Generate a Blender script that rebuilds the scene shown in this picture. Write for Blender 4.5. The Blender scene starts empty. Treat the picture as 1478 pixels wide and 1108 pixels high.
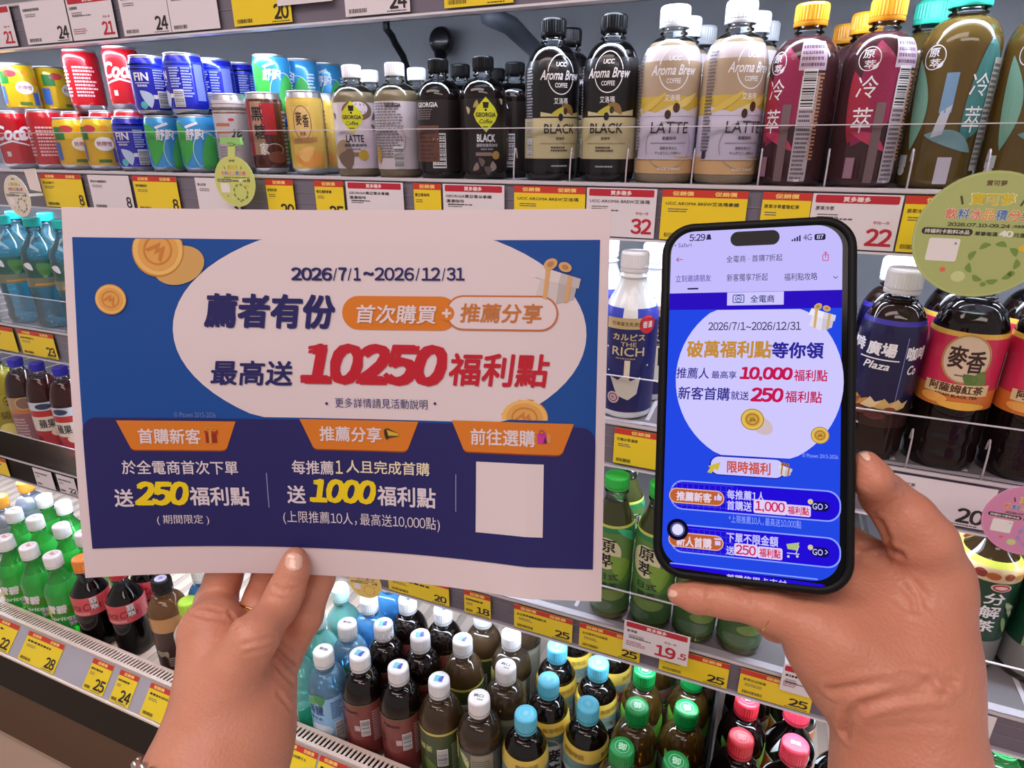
import bpy, bmesh, math, random
import numpy as np
from mathutils import Vector, Matrix
from mathutils.geometry import tessellate_polygon

sc = bpy.context.scene
COL = sc.collection
random.seed(7)
# ------------------------------------------------------------------ camera (origin = the phone camera, floor 1.45 m below)
FPX = 900.0
PITCH, YAW = math.radians(21), math.radians(22.4)
cam = bpy.data.cameras.new('camera'); co = bpy.data.objects.new('camera', cam); COL.objects.link(co)
cam.sensor_width = 36; cam.lens = FPX / 1478 * 36; cam.clip_start = 0.01
co.rotation_euler = (math.pi / 2 - PITCH, 0, YAW)
sc.camera = co
FLOOR = -1.45
# ------------------------------------------------------------------ light and exposure
sc.view_settings.view_transform = 'Standard'; sc.view_settings.look = 'None'
sc.view_settings.gamma = 1; sc.view_settings.exposure = 0.0
wd = bpy.data.worlds.new('store'); sc.world = wd; wd.use_nodes = True
bg = wd.node_tree.nodes['Background']; bg.inputs[0].default_value = (1.0, 0.90, 0.88, 1); bg.inputs[1].default_value = 0.42
def area(name, loc, rot, sx, sy, power, col):
    l = bpy.data.lights.new(name, 'AREA'); l.shape = 'RECTANGLE'; l.size = sx; l.size_y = sy; l.energy = power; l.color = col
    o = bpy.data.objects.new(name, l); COL.objects.link(o); o.location = loc; o.rotation_euler = rot
    return o
area('ceiling_lamp', (-0.9, -0.5, 1.42), (math.radians(18), 0, 0), 2.4, 0.5, 22, (1, .86, .83))
area('ceiling_lamp', (0.7, -1.3, 1.42), (math.radians(30), 0, 0), 2.4, 0.5, 22, (1, .86, .83))
LED_STRENGTH = 40.0
sc.cycles.transparent_max_bounces = 24
sc.cycles.max_bounces = 8
sc.cycles.transmission_bounces = 4
sc.cycles.caustics_reflective = False; sc.cycles.caustics_refractive = False

# ------------------------------------------------------------------ view helpers: turn a direction seen in the photo into a point of the place
Rv = np.array([math.cos(YAW), math.sin(YAW), 0.]); Fh = np.array([-math.sin(YAW), math.cos(YAW), 0.]); Zv = np.array([0, 0, 1.])
Fv = Fh * math.cos(PITCH) - Zv * math.sin(PITCH); Uv = Fh * math.sin(PITCH) + Zv * math.cos(PITCH)
def ray(px, py): return Fv + Rv * ((px - 739) / FPX) - Uv * ((py - 554) / FPX)
def atY(px, py, Y): d = ray(px, py); return d * (Y / d[1])
def xat(px, Y, z):
    t = (px - 739) / FPX
    return (Y * (t * Fv[1] - Rv[1]) + z * (t * Fv[2] - Rv[2])) / (Rv[0] - t * Fv[0])
def proj(P): P = np.asarray(P, float); z = P @ Fv; return 739 + FPX * (P @ Rv) / z, 554 - FPX * (P @ Uv) / z

# ------------------------------------------------------------------ materials
def lin(c):
    return tuple(((v / 255) / 12.92 if v / 255 <= .04045 else ((v / 255 + .055) / 1.055) ** 2.4) for v in c)
MATS = {}
def pm(c, rough=.5, metal=0, coat=0, spec=.5, noise=0, nscale=40, sss=0):
    key = ('p', tuple(c), rough, metal, coat, spec, noise, nscale, sss)
    if key in MATS: return MATS[key]
    m = bpy.data.materials.new('surface'); m.use_nodes = True; nt = m.node_tree; b = nt.nodes['Principled BSDF']
    l = lin(c); b.inputs['Base Color'].default_value = (*l, 1)
    b.inputs['Roughness'].default_value = rough; b.inputs['Metallic'].default_value = metal
    b.inputs['Coat Weight'].default_value = coat; b.inputs['Coat Roughness'].default_value = .08
    b.inputs['Specular IOR Level'].default_value = spec
    if sss:
        b.inputs['Subsurface Weight'].default_value = sss; b.inputs['Subsurface Radius'].default_value = (.008, .003, .0015)
        b.inputs['Subsurface Scale'].default_value = 1.0
    if noise:
        tc = nt.nodes.new('ShaderNodeTexCoord'); n = nt.nodes.new('ShaderNodeTexNoise'); n.inputs['Scale'].default_value = nscale
        n.inputs['Detail'].default_value = 6
        r = nt.nodes.new('ShaderNodeMix'); r.data_type = 'RGBA'
        r.inputs[6].default_value = (*[v * (1 - noise) for v in l], 1); r.inputs[7].default_value = (*[min(1, v * (1 + noise)) for v in l], 1)
        nt.links.new(tc.outputs['Object'], n.inputs['Vector']); nt.links.new(n.outputs['Fac'], r.inputs[0]); nt.links.new(r.outputs[2], b.inputs['Base Color'])
    MATS[key] = m; return m
def ink(c): return pm(c, .45)
def film(c, coat=.35): return pm(c, .35, coat=coat, spec=.35)
def em(c, s=1.0):
    key = ('e', tuple(c), s)
    if key in MATS: return MATS[key]
    m = bpy.data.materials.new('glow'); m.use_nodes = True; nt = m.node_tree; nt.nodes.clear()
    e = nt.nodes.new('ShaderNodeEmission'); e.inputs[0].default_value = (*lin(c), 1); e.inputs[1].default_value = s
    o = nt.nodes.new('ShaderNodeOutputMaterial'); nt.links.new(e.outputs[0], o.inputs[0]); MATS[key] = m; return m
def tint(c, body=0.0, rough=.06, gl=1.0, ior=1.5):
    """thin plastic / liquid: tinted see-through sheet with a glossy skin, and body = share of scattering"""
    key = ('t', tuple(c), body, rough, gl, ior)
    if key in MATS: return MATS[key]
    m = bpy.data.materials.new('clear_plastic'); m.use_nodes = True; nt = m.node_tree; nt.nodes.clear(); N = nt.nodes.new
    o = N('ShaderNodeOutputMaterial'); t = N('ShaderNodeBsdfTransparent'); t.inputs[0].default_value = (*lin(c), 1)
    g = N('ShaderNodeBsdfGlossy'); g.inputs['Roughness'].default_value = rough; g.inputs[0].default_value = (gl, gl, gl, 1)
    f = N('ShaderNodeFresnel'); f.inputs[0].default_value = ior
    mx = N('ShaderNodeMixShader'); nt.links.new(f.outputs[0], mx.inputs[0]); nt.links.new(g.outputs[0], mx.inputs[2])
    if body > 0:
        d = N('ShaderNodeBsdfDiffuse'); d.inputs[0].default_value = (*lin(c), 1); tl = N('ShaderNodeBsdfTranslucent'); tl.inputs[0].default_value = (*lin(c), 1)
        a = N('ShaderNodeMixShader'); a.inputs[0].default_value = .45; nt.links.new(d.outputs[0], a.inputs[1]); nt.links.new(tl.outputs[0], a.inputs[2])
        b = N('ShaderNodeMixShader'); b.inputs[0].default_value = body; nt.links.new(t.outputs[0], b.inputs[1]); nt.links.new(a.outputs[0], b.inputs[2])
        nt.links.new(b.outputs[0], mx.inputs[1])
    else: nt.links.new(t.outputs[0], mx.inputs[1])
    nt.links.new(mx.outputs[0], o.inputs[0]); MATS[key] = m; return m
CLEAR = tint((238, 242, 246)); ACRYL = tint((251, 251, 252), 0.0, .08, .8, 1.12)
WHITE_CAP = pm((235, 236, 240), .35); STEEL = pm((150, 150, 156), .35, metal=.8, noise=.06)
ALU = pm((205, 205, 212), .3, metal=.9)

# ------------------------------------------------------------------ mesh building
class MB:
    def __init__(s): s.V = []; s.F = []; s.M = []; s.S = []; s.mats = []; s.n = 0
    def add(s, V, F, mat, smooth=False):
        if mat not in s.mats: s.mats.append(mat)
        k = s.mats.index(mat); V = np.asarray(V, float).reshape(-1, 3)
        s.V.append(V); n = s.n
        for f in F: s.F.append(tuple(int(i) + n for i in f)); s.M.append(k); s.S.append(smooth)
        s.n += len(V); return s
    def box(s, a, b, mat):
        (x0, y0, z0), (x1, y1, z1) = a, b
        V = [(x0, y0, z0), (x1, y0, z0), (x1, y1, z0), (x0, y1, z0), (x0, y0, z1), (x1, y0, z1), (x1, y1, z1), (x0, y1, z1)]
        return s.add(V, [(0, 3, 2, 1), (4, 5, 6, 7), (0, 1, 5, 4), (1, 2, 6, 5), (2, 3, 7, 6), (3, 0, 4, 7)], mat)
    def lathe(s, prof, mat, seg=32, cap0=False, cap1=False, rad=None, smooth=True, c=(0, 0)):
        prof = np.asarray(prof, float); n = len(prof); a = np.arange(seg) * 2 * math.pi / seg
        k = rad(np.arange(seg)) if rad else np.ones(seg)
        V = np.zeros((n, seg, 3)); V[:, :, 0] = prof[:, :1] * np.sin(a) * k + c[0]; V[:, :, 1] = -prof[:, :1] * np.cos(a) * k + c[1]; V[:, :, 2] = prof[:, 1:2]
        F = [(i * seg + j, i * seg + (j + 1) % seg, (i + 1) * seg + (j + 1) % seg, (i + 1) * seg + j) for i in range(n - 1) for j in range(seg)]
        s.add(V, F, mat, smooth)
        if cap0: s.add(V[0], [tuple(range(seg))[::-1]], mat)
        if cap1: s.add(V[-1], [tuple(range(seg))], mat)
        return s
    def tube(s, pts, r, mat, seg=8, closed=False):
        P = [Vector(p) for p in pts]; n = len(P); rr = r if hasattr(r, '__len__') else [r] * n; V = []; F = []; up = Vector((0.13, 0.31, 0.94))
        for i in range(n):
            t = (P[(i + 1) % n] - P[i - 1]) if closed else (P[min(i + 1, n - 1)] - P[max(i - 1, 0)])
            t.normalize(); u = t.cross(up).normalized(); w = u.cross(t)
            for j in range(seg):
                a = j * 2 * math.pi / seg; V.append(P[i] + (u * math.cos(a) + w * math.sin(a)) * rr[i])
        for i in range(n if closed else n - 1):
            for j in range(seg):
                a, b = i * seg, ((i + 1) % n) * seg; F.append((a + j, a + (j + 1) % seg, b + (j + 1) % seg, b + j))
        if not closed: F += [tuple(range(seg))[::-1], tuple(range((n - 1) * seg, n * seg))]
        return s.add([tuple(v) for v in V], F, mat, True)
    def mesh(s, name):
        me = bpy.data.meshes.new(name); V = np.concatenate(s.V) if s.V else np.zeros((0, 3))
        me.from_pydata(V.tolist(), [], s.F)
        for m in s.mats: me.materials.append(m)
        me.polygons.foreach_set('material_index', s.M); me.polygons.foreach_set('use_smooth', s.S); me.update()
        return me
    def build(s, name, parent=None, **k): return put(name, s.mesh(name), parent, **k)
def put(name, me, parent=None, loc=None, rot=None):
    o = bpy.data.objects.new(name, me); COL.objects.link(o)
    if parent: o.parent = parent
    if loc is not None: o.location = loc
    if rot is not None: o.rotation_euler = rot
    return o
def tag(o, label, cat, group=None, kind=None):
    if label: o['label'] = label
    if cat: o['category'] = cat
    if group: o['group'] = group
    if kind: o['kind'] = kind
    return o
def empty(name, loc, label, cat, group=None, rz=0):
    o = put(name, None, None, loc, (0, 0, rz)); o.empty_display_size = .02
    return tag(o, label, cat, group)
def struct(o): o['kind'] = 'structure'; return o

# ------------------------------------------------------------------ flat shapes (2D) for printing
TX = {}
GL = {}
def glyphs(s, shear):
    if (s, shear) in GL: return GL[(s, shear)]
    c = bpy.data.curves.new('t', 'FONT'); c.body = s; c.shear = shear; c.resolution_u = 2 if len(s) > 4 else 3
    o = bpy.data.objects.new('t', c); COL.objects.link(o); bpy.context.view_layer.update()
    me = o.to_mesh(); V = np.zeros(len(me.vertices) * 3); me.vertices.foreach_get('co', V); V = V.reshape(-1, 3)[:, :2].copy()
    F = [tuple(p.vertices) for p in me.polygons]; o.to_mesh_clear(); bpy.data.objects.remove(o); bpy.data.curves.remove(c)
    GL[(s, shear)] = (V, F); return V, F
def text(s, bold=.0, shear=0.):
    """flat letters scaled to a unit box; bold = the same outline printed again a hair to each side"""
    k = (s, bold, shear)
    if k in TX: return TX[k]
    if any(ch.isdigit() for ch in s) and not any(ch.isascii() and ch.isalpha() for ch in s):   # numerals: set one by one
        x, VV, F, n = 0., [], [], 0
        for ch in s:
            if ch == ' ': x += .3; continue
            G, H_ = glyphs(chr(ord(ch) + 0xFEE0) if ch.isdigit() else ch, shear); G = G.copy()
            if ch.isdigit(): G[:, 0] -= .22; adv = .56
            elif ord(ch) > 0x2E80: adv = 1.02 if ch not in '，' else .6
            else: G[:, 0] -= G[:, 0].min() - .06; adv = G[:, 0].max() + .06
            G[:, 0] += x; x += adv; VV.append(G); F += [tuple(i + n for i in f) for f in H_]; n += len(G)
        V = np.concatenate(VV)
    else: V, F = glyphs(s, shear)
    if bold > .004:
        d = ((1, .6), (-1, -.6), (-.6, 1), (.6, -1)) + (((1, -.9), (-1, .9)) if bold > .025 else ()); n = len(V)
        F = [tuple(i + n * q for i in f) for q in range(len(d)) for f in F]; V = np.concatenate([np.c_[V + np.array(q) * bold, np.full(n, 1e-5 * j)] for j, q in enumerate(d)])
    else: V = np.c_[V, np.zeros(len(V))]
    lo, hi = V.min(0), V.max(0); asp = (hi[0] - lo[0]) / (hi[1] - lo[1])
    V[:, :2] = (V[:, :2] - ((lo + hi) / 2)[:2]) / (hi - lo)[:2]; TX[k] = (V, F, asp); return TX[k]
def sc2(V, w, h): V = np.array(V, float); V[:, 0] *= w; V[:, 1] *= h; return V
def lift(V): return V[:, 2] if V.shape[1] > 2 else np.zeros(len(V))
def poly(pts):
    P = [Vector((x, y, 0)) for x, y in pts]; F = tessellate_polygon([P]); V = np.array(pts, float)
    G = []
    for f in F:
        a, b, c = V[f[0]], V[f[1]], V[f[2]]
        cr = (b[0] - a[0]) * (c[1] - a[1]) - (b[1] - a[1]) * (c[0] - a[0])
        G.append(tuple(f) if cr > 0 else tuple(f)[::-1])
    return V, G
def ell(w=1, h=1, n=40, clip=None):
    p = [(w / 2 * math.cos(t), h / 2 * math.sin(t)) for t in np.arange(n) * 2 * math.pi / n]
    if clip: p = [(x, min(max(y, clip[0]), clip[1])) for x, y in p]
    q = [p[0]]
    for v in p[1:]:
        if abs(v[0] - q[-1][0]) + abs(v[1] - q[-1][1]) > 1e-7: q.append(v)
    return poly(q)
def ring(w, h, t, n=40):
    a = np.arange(n) * 2 * math.pi / n; O = np.stack([w / 2 * np.cos(a), h / 2 * np.sin(a)], 1); I = np.stack([(w / 2 - t) * np.cos(a), (h / 2 - t) * np.sin(a)], 1)
    return np.concatenate([O, I]), [(i, (i + 1) % n, n + (i + 1) % n, n + i) for i in range(n)]
def rect(w=1, h=1): return np.array([(-w / 2, -h / 2), (w / 2, -h / 2), (w / 2, h / 2), (-w / 2, h / 2)], float), [(0, 1, 2, 3)]
def rrpts(w, h, r, n=6):
    P = []
    for cx, cy, a0 in ((w / 2 - r, h / 2 - r, 0), (-w / 2 + r, h / 2 - r, 90), (-w / 2 + r, -h / 2 + r, 180), (w / 2 - r, -h / 2 + r, 270)):
        for i in range(n + 1):
            a = math.radians(a0 + 90 * i / n); P.append((cx + r * math.cos(a), cy + r * math.sin(a)))
    return P
def rrect(w, h, r): return poly(rrpts(w, h, r))
def rring(w, h, r, t):
    O = np.array(rrpts(w, h, r)); I = np.array(rrpts(w - 2 * t, h - 2 * t, max(r - t, 1e-5))); n = len(O)
    return np.concatenate([O, I]), [(i, (i + 1) % n, n + (i + 1) % n, n + i) for i in range(n)]
def bars(w, h, n=22, seed=1):
    r = random.Random(seed); V = []; F = []; x = -w / 2
    while x < w / 2 - w / n:
        b = w / n * r.choice((.4, .6, 1.0)); k = len(V); V += [(x, -h / 2), (x + b, -h / 2), (x + b, h / 2), (x, h / 2)]; F.append((k, k + 1, k + 2, k + 3)); x += b + w / n * r.choice((.4, .6, .9))
    return np.array(V), F
def lines(w, h, rows, seed=1, fill=.55, word=.12):
    """rows of small print"""
    r = random.Random(seed); V = []; F = []; lh = h / rows
    for i in range(rows):
        y = h / 2 - (i + .5) * lh; x = -w / 2; end = w / 2 * r.uniform(.5, 1)
        while x < end:
            b = w * word * r.uniform(.4, 1.2); b = min(b, w / 2 - x); k = len(V)
            V += [(x, y - lh * fill / 2), (x + b, y - lh * fill / 2), (x + b, y + lh * fill / 2), (x, y + lh * fill / 2)]; F.append((k, k + 1, k + 2, k + 3)); x += b + w * .025
    return np.array(V), F
def leaf(w, h, bend=.3, n=14):
    t = np.linspace(0, 1, n); wd_ = np.sin(np.pi * t) ** .8; c = bend * np.sin(np.pi * t)
    L = [((c[i] - wd_[i] * .5) * w, (t[i] - .5) * h) for i in range(n)]; R_ = [((c[i] + wd_[i] * .5) * w, (t[i] - .5) * h) for i in range(n)]
    return poly(R_ + L[::-1][1:-1])
def turn(sh, deg):
    a = math.radians(deg); c, s = math.cos(a), math.sin(a); V = sh[0]
    return np.stack([V[:, 0] * c - V[:, 1] * s, V[:, 0] * s + V[:, 1] * c], 1), sh[1]
def subdiv(V, F, L):
    if len(V) == 0: return V, F
    E = max(np.ptp(V[:, 0]), np.ptp(V[:, 1]))
    if E < L: return V, F
    bm = bmesh.new(); vs = [bm.verts.new((v[0], v[1], v[2] if len(v) > 2 else 0)) for v in V]
    for f in F:
        try: bm.faces.new([vs[i] for i in f])
        except ValueError: pass
    bmesh.ops.triangulate(bm, faces=bm.faces[:])
    for _ in range(7):
        e = [x for x in bm.edges if x.calc_length() > L]
        if not e: break
        bmesh.ops.subdivide_edges(bm, edges=e, cuts=1); bmesh.ops.triangulate(bm, faces=[f for f in bm.faces if len(f.verts) > 3])
    bm.verts.index_update(); V2 = np.array([tuple(v.co) for v in bm.verts]); F2 = [tuple(v.index for v in f.verts) for f in bm.faces]; bm.free()
    return V2, F2
class Plane:
    """a flat printed face: origin o, right u, up w; the front looks along u x w"""
    def __init__(s, o, u, w): s.o = np.array(o, float); s.u = np.array(u, float); s.w = np.array(w, float); s.n = np.cross(s.u, s.w)
    def P(s, V, k): return s.o + V[:, :1] * s.u + V[:, 1:2] * s.w + s.n * (k * .00015 + lift(V)[:, None])
    def put(s, mb, sh, x, y, mat, k=1, w=None, h=None):
        V = sc2(sh[0], *((w, h) if w is not None else (1, 1))); V[:, 0] += x; V[:, 1] += y
        mb.add(s.P(V, k), sh[1], mat); return mb
    def text(s, mb, t, x, y, w, h, mat, k=2, bold=.015, shear=0.): return s.put(mb, text(t, bold, shear), x, y, mat, k, w, h)

# ================================================================== THE SETTING
XL, XR, YB = -3.4, 1.5, 1.32
mb = MB(); mb.box((-4, -2.6, FLOOR - .05), (2.2, 1.6, FLOOR), pm((214, 190, 172), .35, noise=.05, nscale=3)); struct(mb.build('floor'))
mb = MB(); mb.box((-4, -2.6, 1.5), (2.2, 1.6, 1.55), pm((225, 215, 210), .8)); struct(mb.build('ceiling'))
mb = MB(); mb.box((-4, 1.56, FLOOR), (2.2, 1.6, 1.5), pm((200, 195, 192), .8)); struct(mb.build('wall_back'))

# ================================================================== REFRIGERATED DISPLAY CASE
case = empty('refrigerated_display_case', (-.9, .9, FLOOR), 'long open-front refrigerated drinks case with four lit shelves and a brown kick panel', 'display case')
def cpart(mb, name, parent=None):
    o = mb.build(name); o.parent = parent or case
    if parent is None: o.matrix_parent_inverse = Matrix.Translation((.9, -.9, -FLOOR))
    return o
GREY = pm((132, 132, 138), .42, noise=.05, nscale=6); RAIL = pm((132, 124, 138), .4, noise=.08, nscale=14); PALE = pm((214, 206, 214), .4); DARK = pm((38, 34, 40), .5)
mb = MB(); mb.box((XL, YB, FLOOR + .1), (XR, YB + .05, 1.3), GREY); cpart(mb, 'back_panel')
mb = MB(); mb.box((XL - .04, .58, FLOOR + .001), (XL, YB + .05, 1.3), PALE); cpart(mb, 'end_panel')
mb = MB(); mb.box((XR, .58, FLOOR + .001), (XR + .04, YB + .05, 1.3), PALE); cpart(mb, 'end_panel')
mb = MB(); mb.box((XL, .6, 1.05), (XR, YB, 1.3), PALE); cpart(mb, 'canopy')
# shelves: z of the shelf top, front plane, rail height
ROWS = {0: (.247, .895, .073), 1: (-.0505, .90, .074), 2: (-.384, .84, .070), 3: (-.706, .78, .056), 4: (-.671, .78, .056)}      # 4 = the next bay, its third shelf hung a little higher
SPAN = {3: (XL, .238), 4: (.2385, XR)}
ZB = -.671
LEDM = em((225, 238, 255), LED_STRENGTH)
for r, (zt, Y, rh) in ROWS.items():
    x0, x1 = SPAN.get(r, (XL, XR))
    mb = MB()
    up = .022 if r == 0 else 0
    mb.box((x0, Y + .012, zt - .022 + up), (x1, YB, zt + up), GREY if r < 2 else pm((128, 122, 124), .45, noise=.05, nscale=9))
    for i in range(int((x1 - x0 - .08) / .08)):                                        # glide ribs on the shelf top
        x = x0 + .06 + i * .08; mb.box((x, Y + .02, zt), (x + .006, YB - .02, zt + .0012), PALE)
    sh = cpart(mb, 'shelf')
    mb = MB(); mb.box((x0, Y, zt - rh), (x1, Y + .012, zt), RAIL)
    mb.box((x0, Y - .004, zt - .004), (x1, Y + .012, zt + .0008), PALE); mb.box((x0, Y - .007, zt - rh - .003), (x1, Y + .012, zt - rh), pm((226, 222, 232), .25))
    for dz in (.022, .040): mb.box((x0, Y - .001, zt - rh * .5 + dz - .03), (x1, Y, zt - rh * .5 + dz - .0285), pm((150, 142, 156), .3))
    o = mb.build('price_rail', sh)
    mb = MB(); mb.box((x0, Y - .005, zt - rh), (x1, Y - .0042, zt - .003), ACRYL); mb.build('rail_cover', sh)
    mb = MB(); mb.box((x0, Y + .018, zt - rh + .017), (x1, Y + .040, zt - rh + .024), LEDM)
    mb.box((x0, Y + .0125, zt - rh + .024), (x1, Y + .045, zt - rh + .029), PALE); mb.build('light_strip', sh)
    if r:
        g = .072
        mb = MB(); mb.box((x0, Y - .003, zt + .002), (x1, Y - .0005, zt + g), ACRYL); mb.box((x0, Y - .0032, zt + g), (x1, Y - .0003, zt + g + .0012), pm((215, 212, 222), .2))  # clear sheet; its opaque pale top strip is a painted edge highlight
        mb.build('shelf_guard', sh)
# wire dividers standing on the shelves
def divider(x, r, h=.045, Yd=.0):
    zt, Y, rh = ROWS[r]; mb = MB(); y0 = Y + .003 + Yd
    P = [(x, y0 + .007 - .008 * math.cos(t), zt + h * math.sin(t)) for t in np.linspace(0, math.pi * .75, 10)]
    mb.tube(P, .0012, PALE, 6)
    return cpart(mb, 'divider')
for px in (748, 828, 908, 1002, 1097, 1192, 1310, 1418): divider(xat(px, .92, -.03), 1)
for px in (1312, 1421): divider(xat(px, .86, -.35), 2, .05)
# bottom deck
mb = MB(); mb.box((XL, .629, -1.045), (XR, YB, -1.03), pm((196, 180, 166), .5, noise=.06, nscale=8))
for i in range(120):
    x = XL + .02 + i * .04; mb.box((x, .636, -1.03), (x + .022, 1.2, -1.0285), pm((226, 206, 190), .5))
deck = cpart(mb, 'bottom_deck')
mb = MB(); CREAM = pm((232, 214, 204), .4)
mb.box((XL, .598, -1.045), (XR, .6045, -.982), CREAM); mb.box((XL, .6225, -1.045), (XR, .629, -.982), CREAM); mb.box((XL, .6045, -1.03), (XR, .6225, -.9865), pm((12, 11, 12), .8, spec=.1))  # cream rims; the black fill between them stands in for shade inside the slots
n = int((XR - XL) / .0092)
for i in range(n):
    x = XL + i * .0092
    mb.add([(x, .6045, -.984), (x + .0046, .6045, -.984), (x + .0076, .6225, -.984), (x + .003, .6225, -.984), (x, .6045, -.9822), (x + .0046, .6045, -.9822), (x + .0076, .6225, -.9822), (x + .003, .6225, -.9822)],
           [(0, 3, 2, 1), (4, 5, 6, 7), (0, 1, 5, 4), (1, 2, 6, 5), (2, 3, 7, 6), (3, 0, 4, 7)], CREAM)
cpart(mb, 'air_grille')
# slanted price channel of the deck
DS = (np.array([0, .600, -.984]), np.array([0, .556, -1.036]))
mb = MB(); (a, b) = DS
mb.add([(XL, a[1], a[2]), (XR, a[1], a[2]), (XR, b[1], b[2]), (XL, b[1], b[2]), (XL, a[1], a[2] - .06), (XR, a[1], a[2] - .06)], [(0, 3, 2, 1), (0, 1, 5, 4), (3, 4, 5, 2), (0, 4, 3), (1, 2, 5)], pm((176, 172, 184), .35, noise=.05, nscale=20))
mb.box((XL, .553, -1.040), (XR, .558, -1.035), pm((236, 222, 205), .3)); cpart(mb, 'price_channel')
mb = MB(); mb.box((XL, .56, -1.16), (XR, .62, -1.045), pm((30, 22, 18), .6, spec=.2)); cpart(mb, 'bumper')
mb = MB(); mb.box((XL, .575, -1.375), (XR, .62, -1.16), pm((92, 66, 46), .5, spec=.3, noise=.08, nscale=5)); cpart(mb, 'kick_panel')
mb = MB(); mb.box((XL, .60, FLOOR + .001), (XR, .66, -1.375), pm((196, 176, 160), .5)); cpart(mb, 'plinth')
x = .014; mb = MB(); mb.box((x, .64, -1.03), (x + .004, 1.1, -.80), pm((16, 15, 18), .7, spec=.1)); cpart(mb, 'deck_partition')
# cables and bracket on the back panel
P = atY(640, 60, YB - .024)
mb = MB(); mb.lathe([(.001, 0), (.022, 0), (.027, .006), (.025, .016), (.02, .022), (.001, .023)], pm((16, 15, 18), .3, coat=.4), 28)
k = put('cable_plug', mb.mesh('cable_plug'), None, P, (math.pi / 2, 0, 0)); tag(k, 'round black cable plug on the grey back panel above the black-capped coffees', 'plug')
mb = MB(); mb.tube([(0, -.012, -.02), (.002, -.022, -.06), (.002, -.024, -.2)], [.014, .008, .006], pm((16, 15, 18), .4)); o = mb.build('cord', k); o.matrix_parent_inverse = Matrix.Rotation(-math.pi / 2, 4, 'X')
A, B, C_ = atY(558, 42, 1.20), atY(570, 62, 1.24), atY(588, 100, 1.28)
mb = MB(); mb.tube([A + (0, 0, .02), A, (A + B) / 2 + (.003, 0, 0), B, (B + C_) / 2 + (.004, 0, 0), C_, C_ + (.01, 0, -.15)], .007, pm((14, 13, 16), .4)); tag(mb.build('power_cable'), 'thin black power cable hanging beneath the top shelf, left of the round plug', 'cable')
A, B = atY(705, 22, 1.1), atY(775, 75, 1.28)
mb = MB(); mb.tube([A, A * .6 + B * .4 + (0, 0, .01), B, B + (.01, 0, -.12)], .017, pm((84, 88, 98), .4)); cpart(mb, 'bracket')

# ================================================================== BOTTLES AND CANS
def profile(R, H, sh, nr, ch, style='round', ribs=(), base=.006):
    """outline (r, z) of a bottle without its cap"""
    zn = H - ch - .010; P = [(0.0005, .004), (R * .7, .001), (R * .88, 0), (R * .97, .003), (R, base + .004)]
    for z in np.linspace(base + .010, sh, max(4, int((sh - base) / .006))):
        r = R
        for (zc, d) in ribs: r -= d * math.exp(-((z - zc) / .0035) ** 2)
        P.append((r, z))
    for t in np.linspace(0, 1, 13)[1:]:
        if style == 'round': r, z = nr + (R - nr) * math.cos(t * math.pi / 2), sh + (zn - sh) * math.sin(t * math.pi / 2) ** 1.15
        elif style == 'cone': r, z = R + (nr - R) * (t - .06 * math.sin(2 * math.pi * t)), sh + (zn - sh) * t
        else: e = t ** 1.6; r, z = nr + (R - nr) * (1 - e) ** .8, sh + (zn - sh) * t
        P.append((r, z))
    P += [(nr, zn + .002), (nr + .0028, zn + .003), (nr + .0028, zn + .005), (nr, zn + .006), (nr, H - ch + .004)]
    return P
def rof(prof):
    p = sorted((z, r) for r, z in prof if r > .005); Z = [a for a, _ in p]; R_ = [b for _, b in p]
    return lambda z: np.interp(z, Z, R_)
def wrap(mb, sh, r, ang, z, mat, off=.0006, w=None, h=None):
    V, F = sc2(sh[0], *((w, h) if w is not None else (1, 1))), sh[1]
    V, F = subdiv(V, F, .007)
    if len(V) == 0: return
    zz = V[:, 1] + z; r0 = float(r(z)); a = math.radians(ang) + V[:, 0] / r0; rr = r(zz) + off + lift(V)
    mb.add(np.stack([rr * np.sin(a), -rr * np.cos(a), zz], 1), F, mat)
def decorate(mb, decs, r, base_off=.0008):
    for i, d in enumerate(decs):
        k = d[0]; off = base_off + .00006 * i
        if k == 't': _, s, ang, z, w, h, c = d[:7]; b = d[7] if len(d) > 7 else .012; shr = d[8] if len(d) > 8 else 0; wrap(mb, text(s, b, shr), r, ang, z, ink(c), off, w, h)
        elif k == 'e': _, ang, z, w, h, c = d; wrap(mb, ell(w, h, 32), r, ang, z, film(c), off)
        elif k == 'o': _, ang, z, w, h, t, c = d; wrap(mb, ring(w, h, t, 36), r, ang, z, ink(c), off)
        elif k == 'r': _, ang, z, w, h, c = d; wrap(mb, rect(w, h), r, ang, z, film(c), off)
        elif k == 'b': _, ang, z, w, h = d; wrap(mb, rect(w * 1.12, h * 1.1), r, ang, z, ink((226, 226, 230)), off); wrap(mb, turn(bars(h, w, 20, i), 90), r, ang, z, ink((40, 38, 44)), off + .00005)
        elif k == 'l': _, ang, z, w, h, rot, c = d; wrap(mb, turn(leaf(w, h), rot), r, ang, z, film(c), off)
        elif k == 'p': _, ang, z, pts, c = d; wrap(mb, poly(pts), r, ang, z, film(c), off)
        elif k == 'n': _, ang, z, w, h, rows, c = d; wrap(mb, lines(w, h, rows, i), r, ang, z, ink(c), off)
def cap_mesh(r, h, mat, band=True):
    mb = MB(); seg = 64; rg = lambda j: np.where(j % 2 == 0, 1.0, .965)
    mb.lathe([(r * .98, 0), (r, .0005), (r, h * .18)], mat, 32); mb.lathe([(r * .96, h * .18), (r * .96, h * .23)], mat, 32)
    mb.lathe([(r, h * .23), (r, h * .86)], mat, seg, rad=rg, smooth=False)
    mb.lathe([(r * .99, h * .86), (r * .96, h * .95), (r * .88, h), (r * .6, h), (r * .02, h * 1.0)], mat, 32, cap1=True)
    return mb.mesh('cap')
KINDS = {}; RAD = {}; STOCK = []
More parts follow.
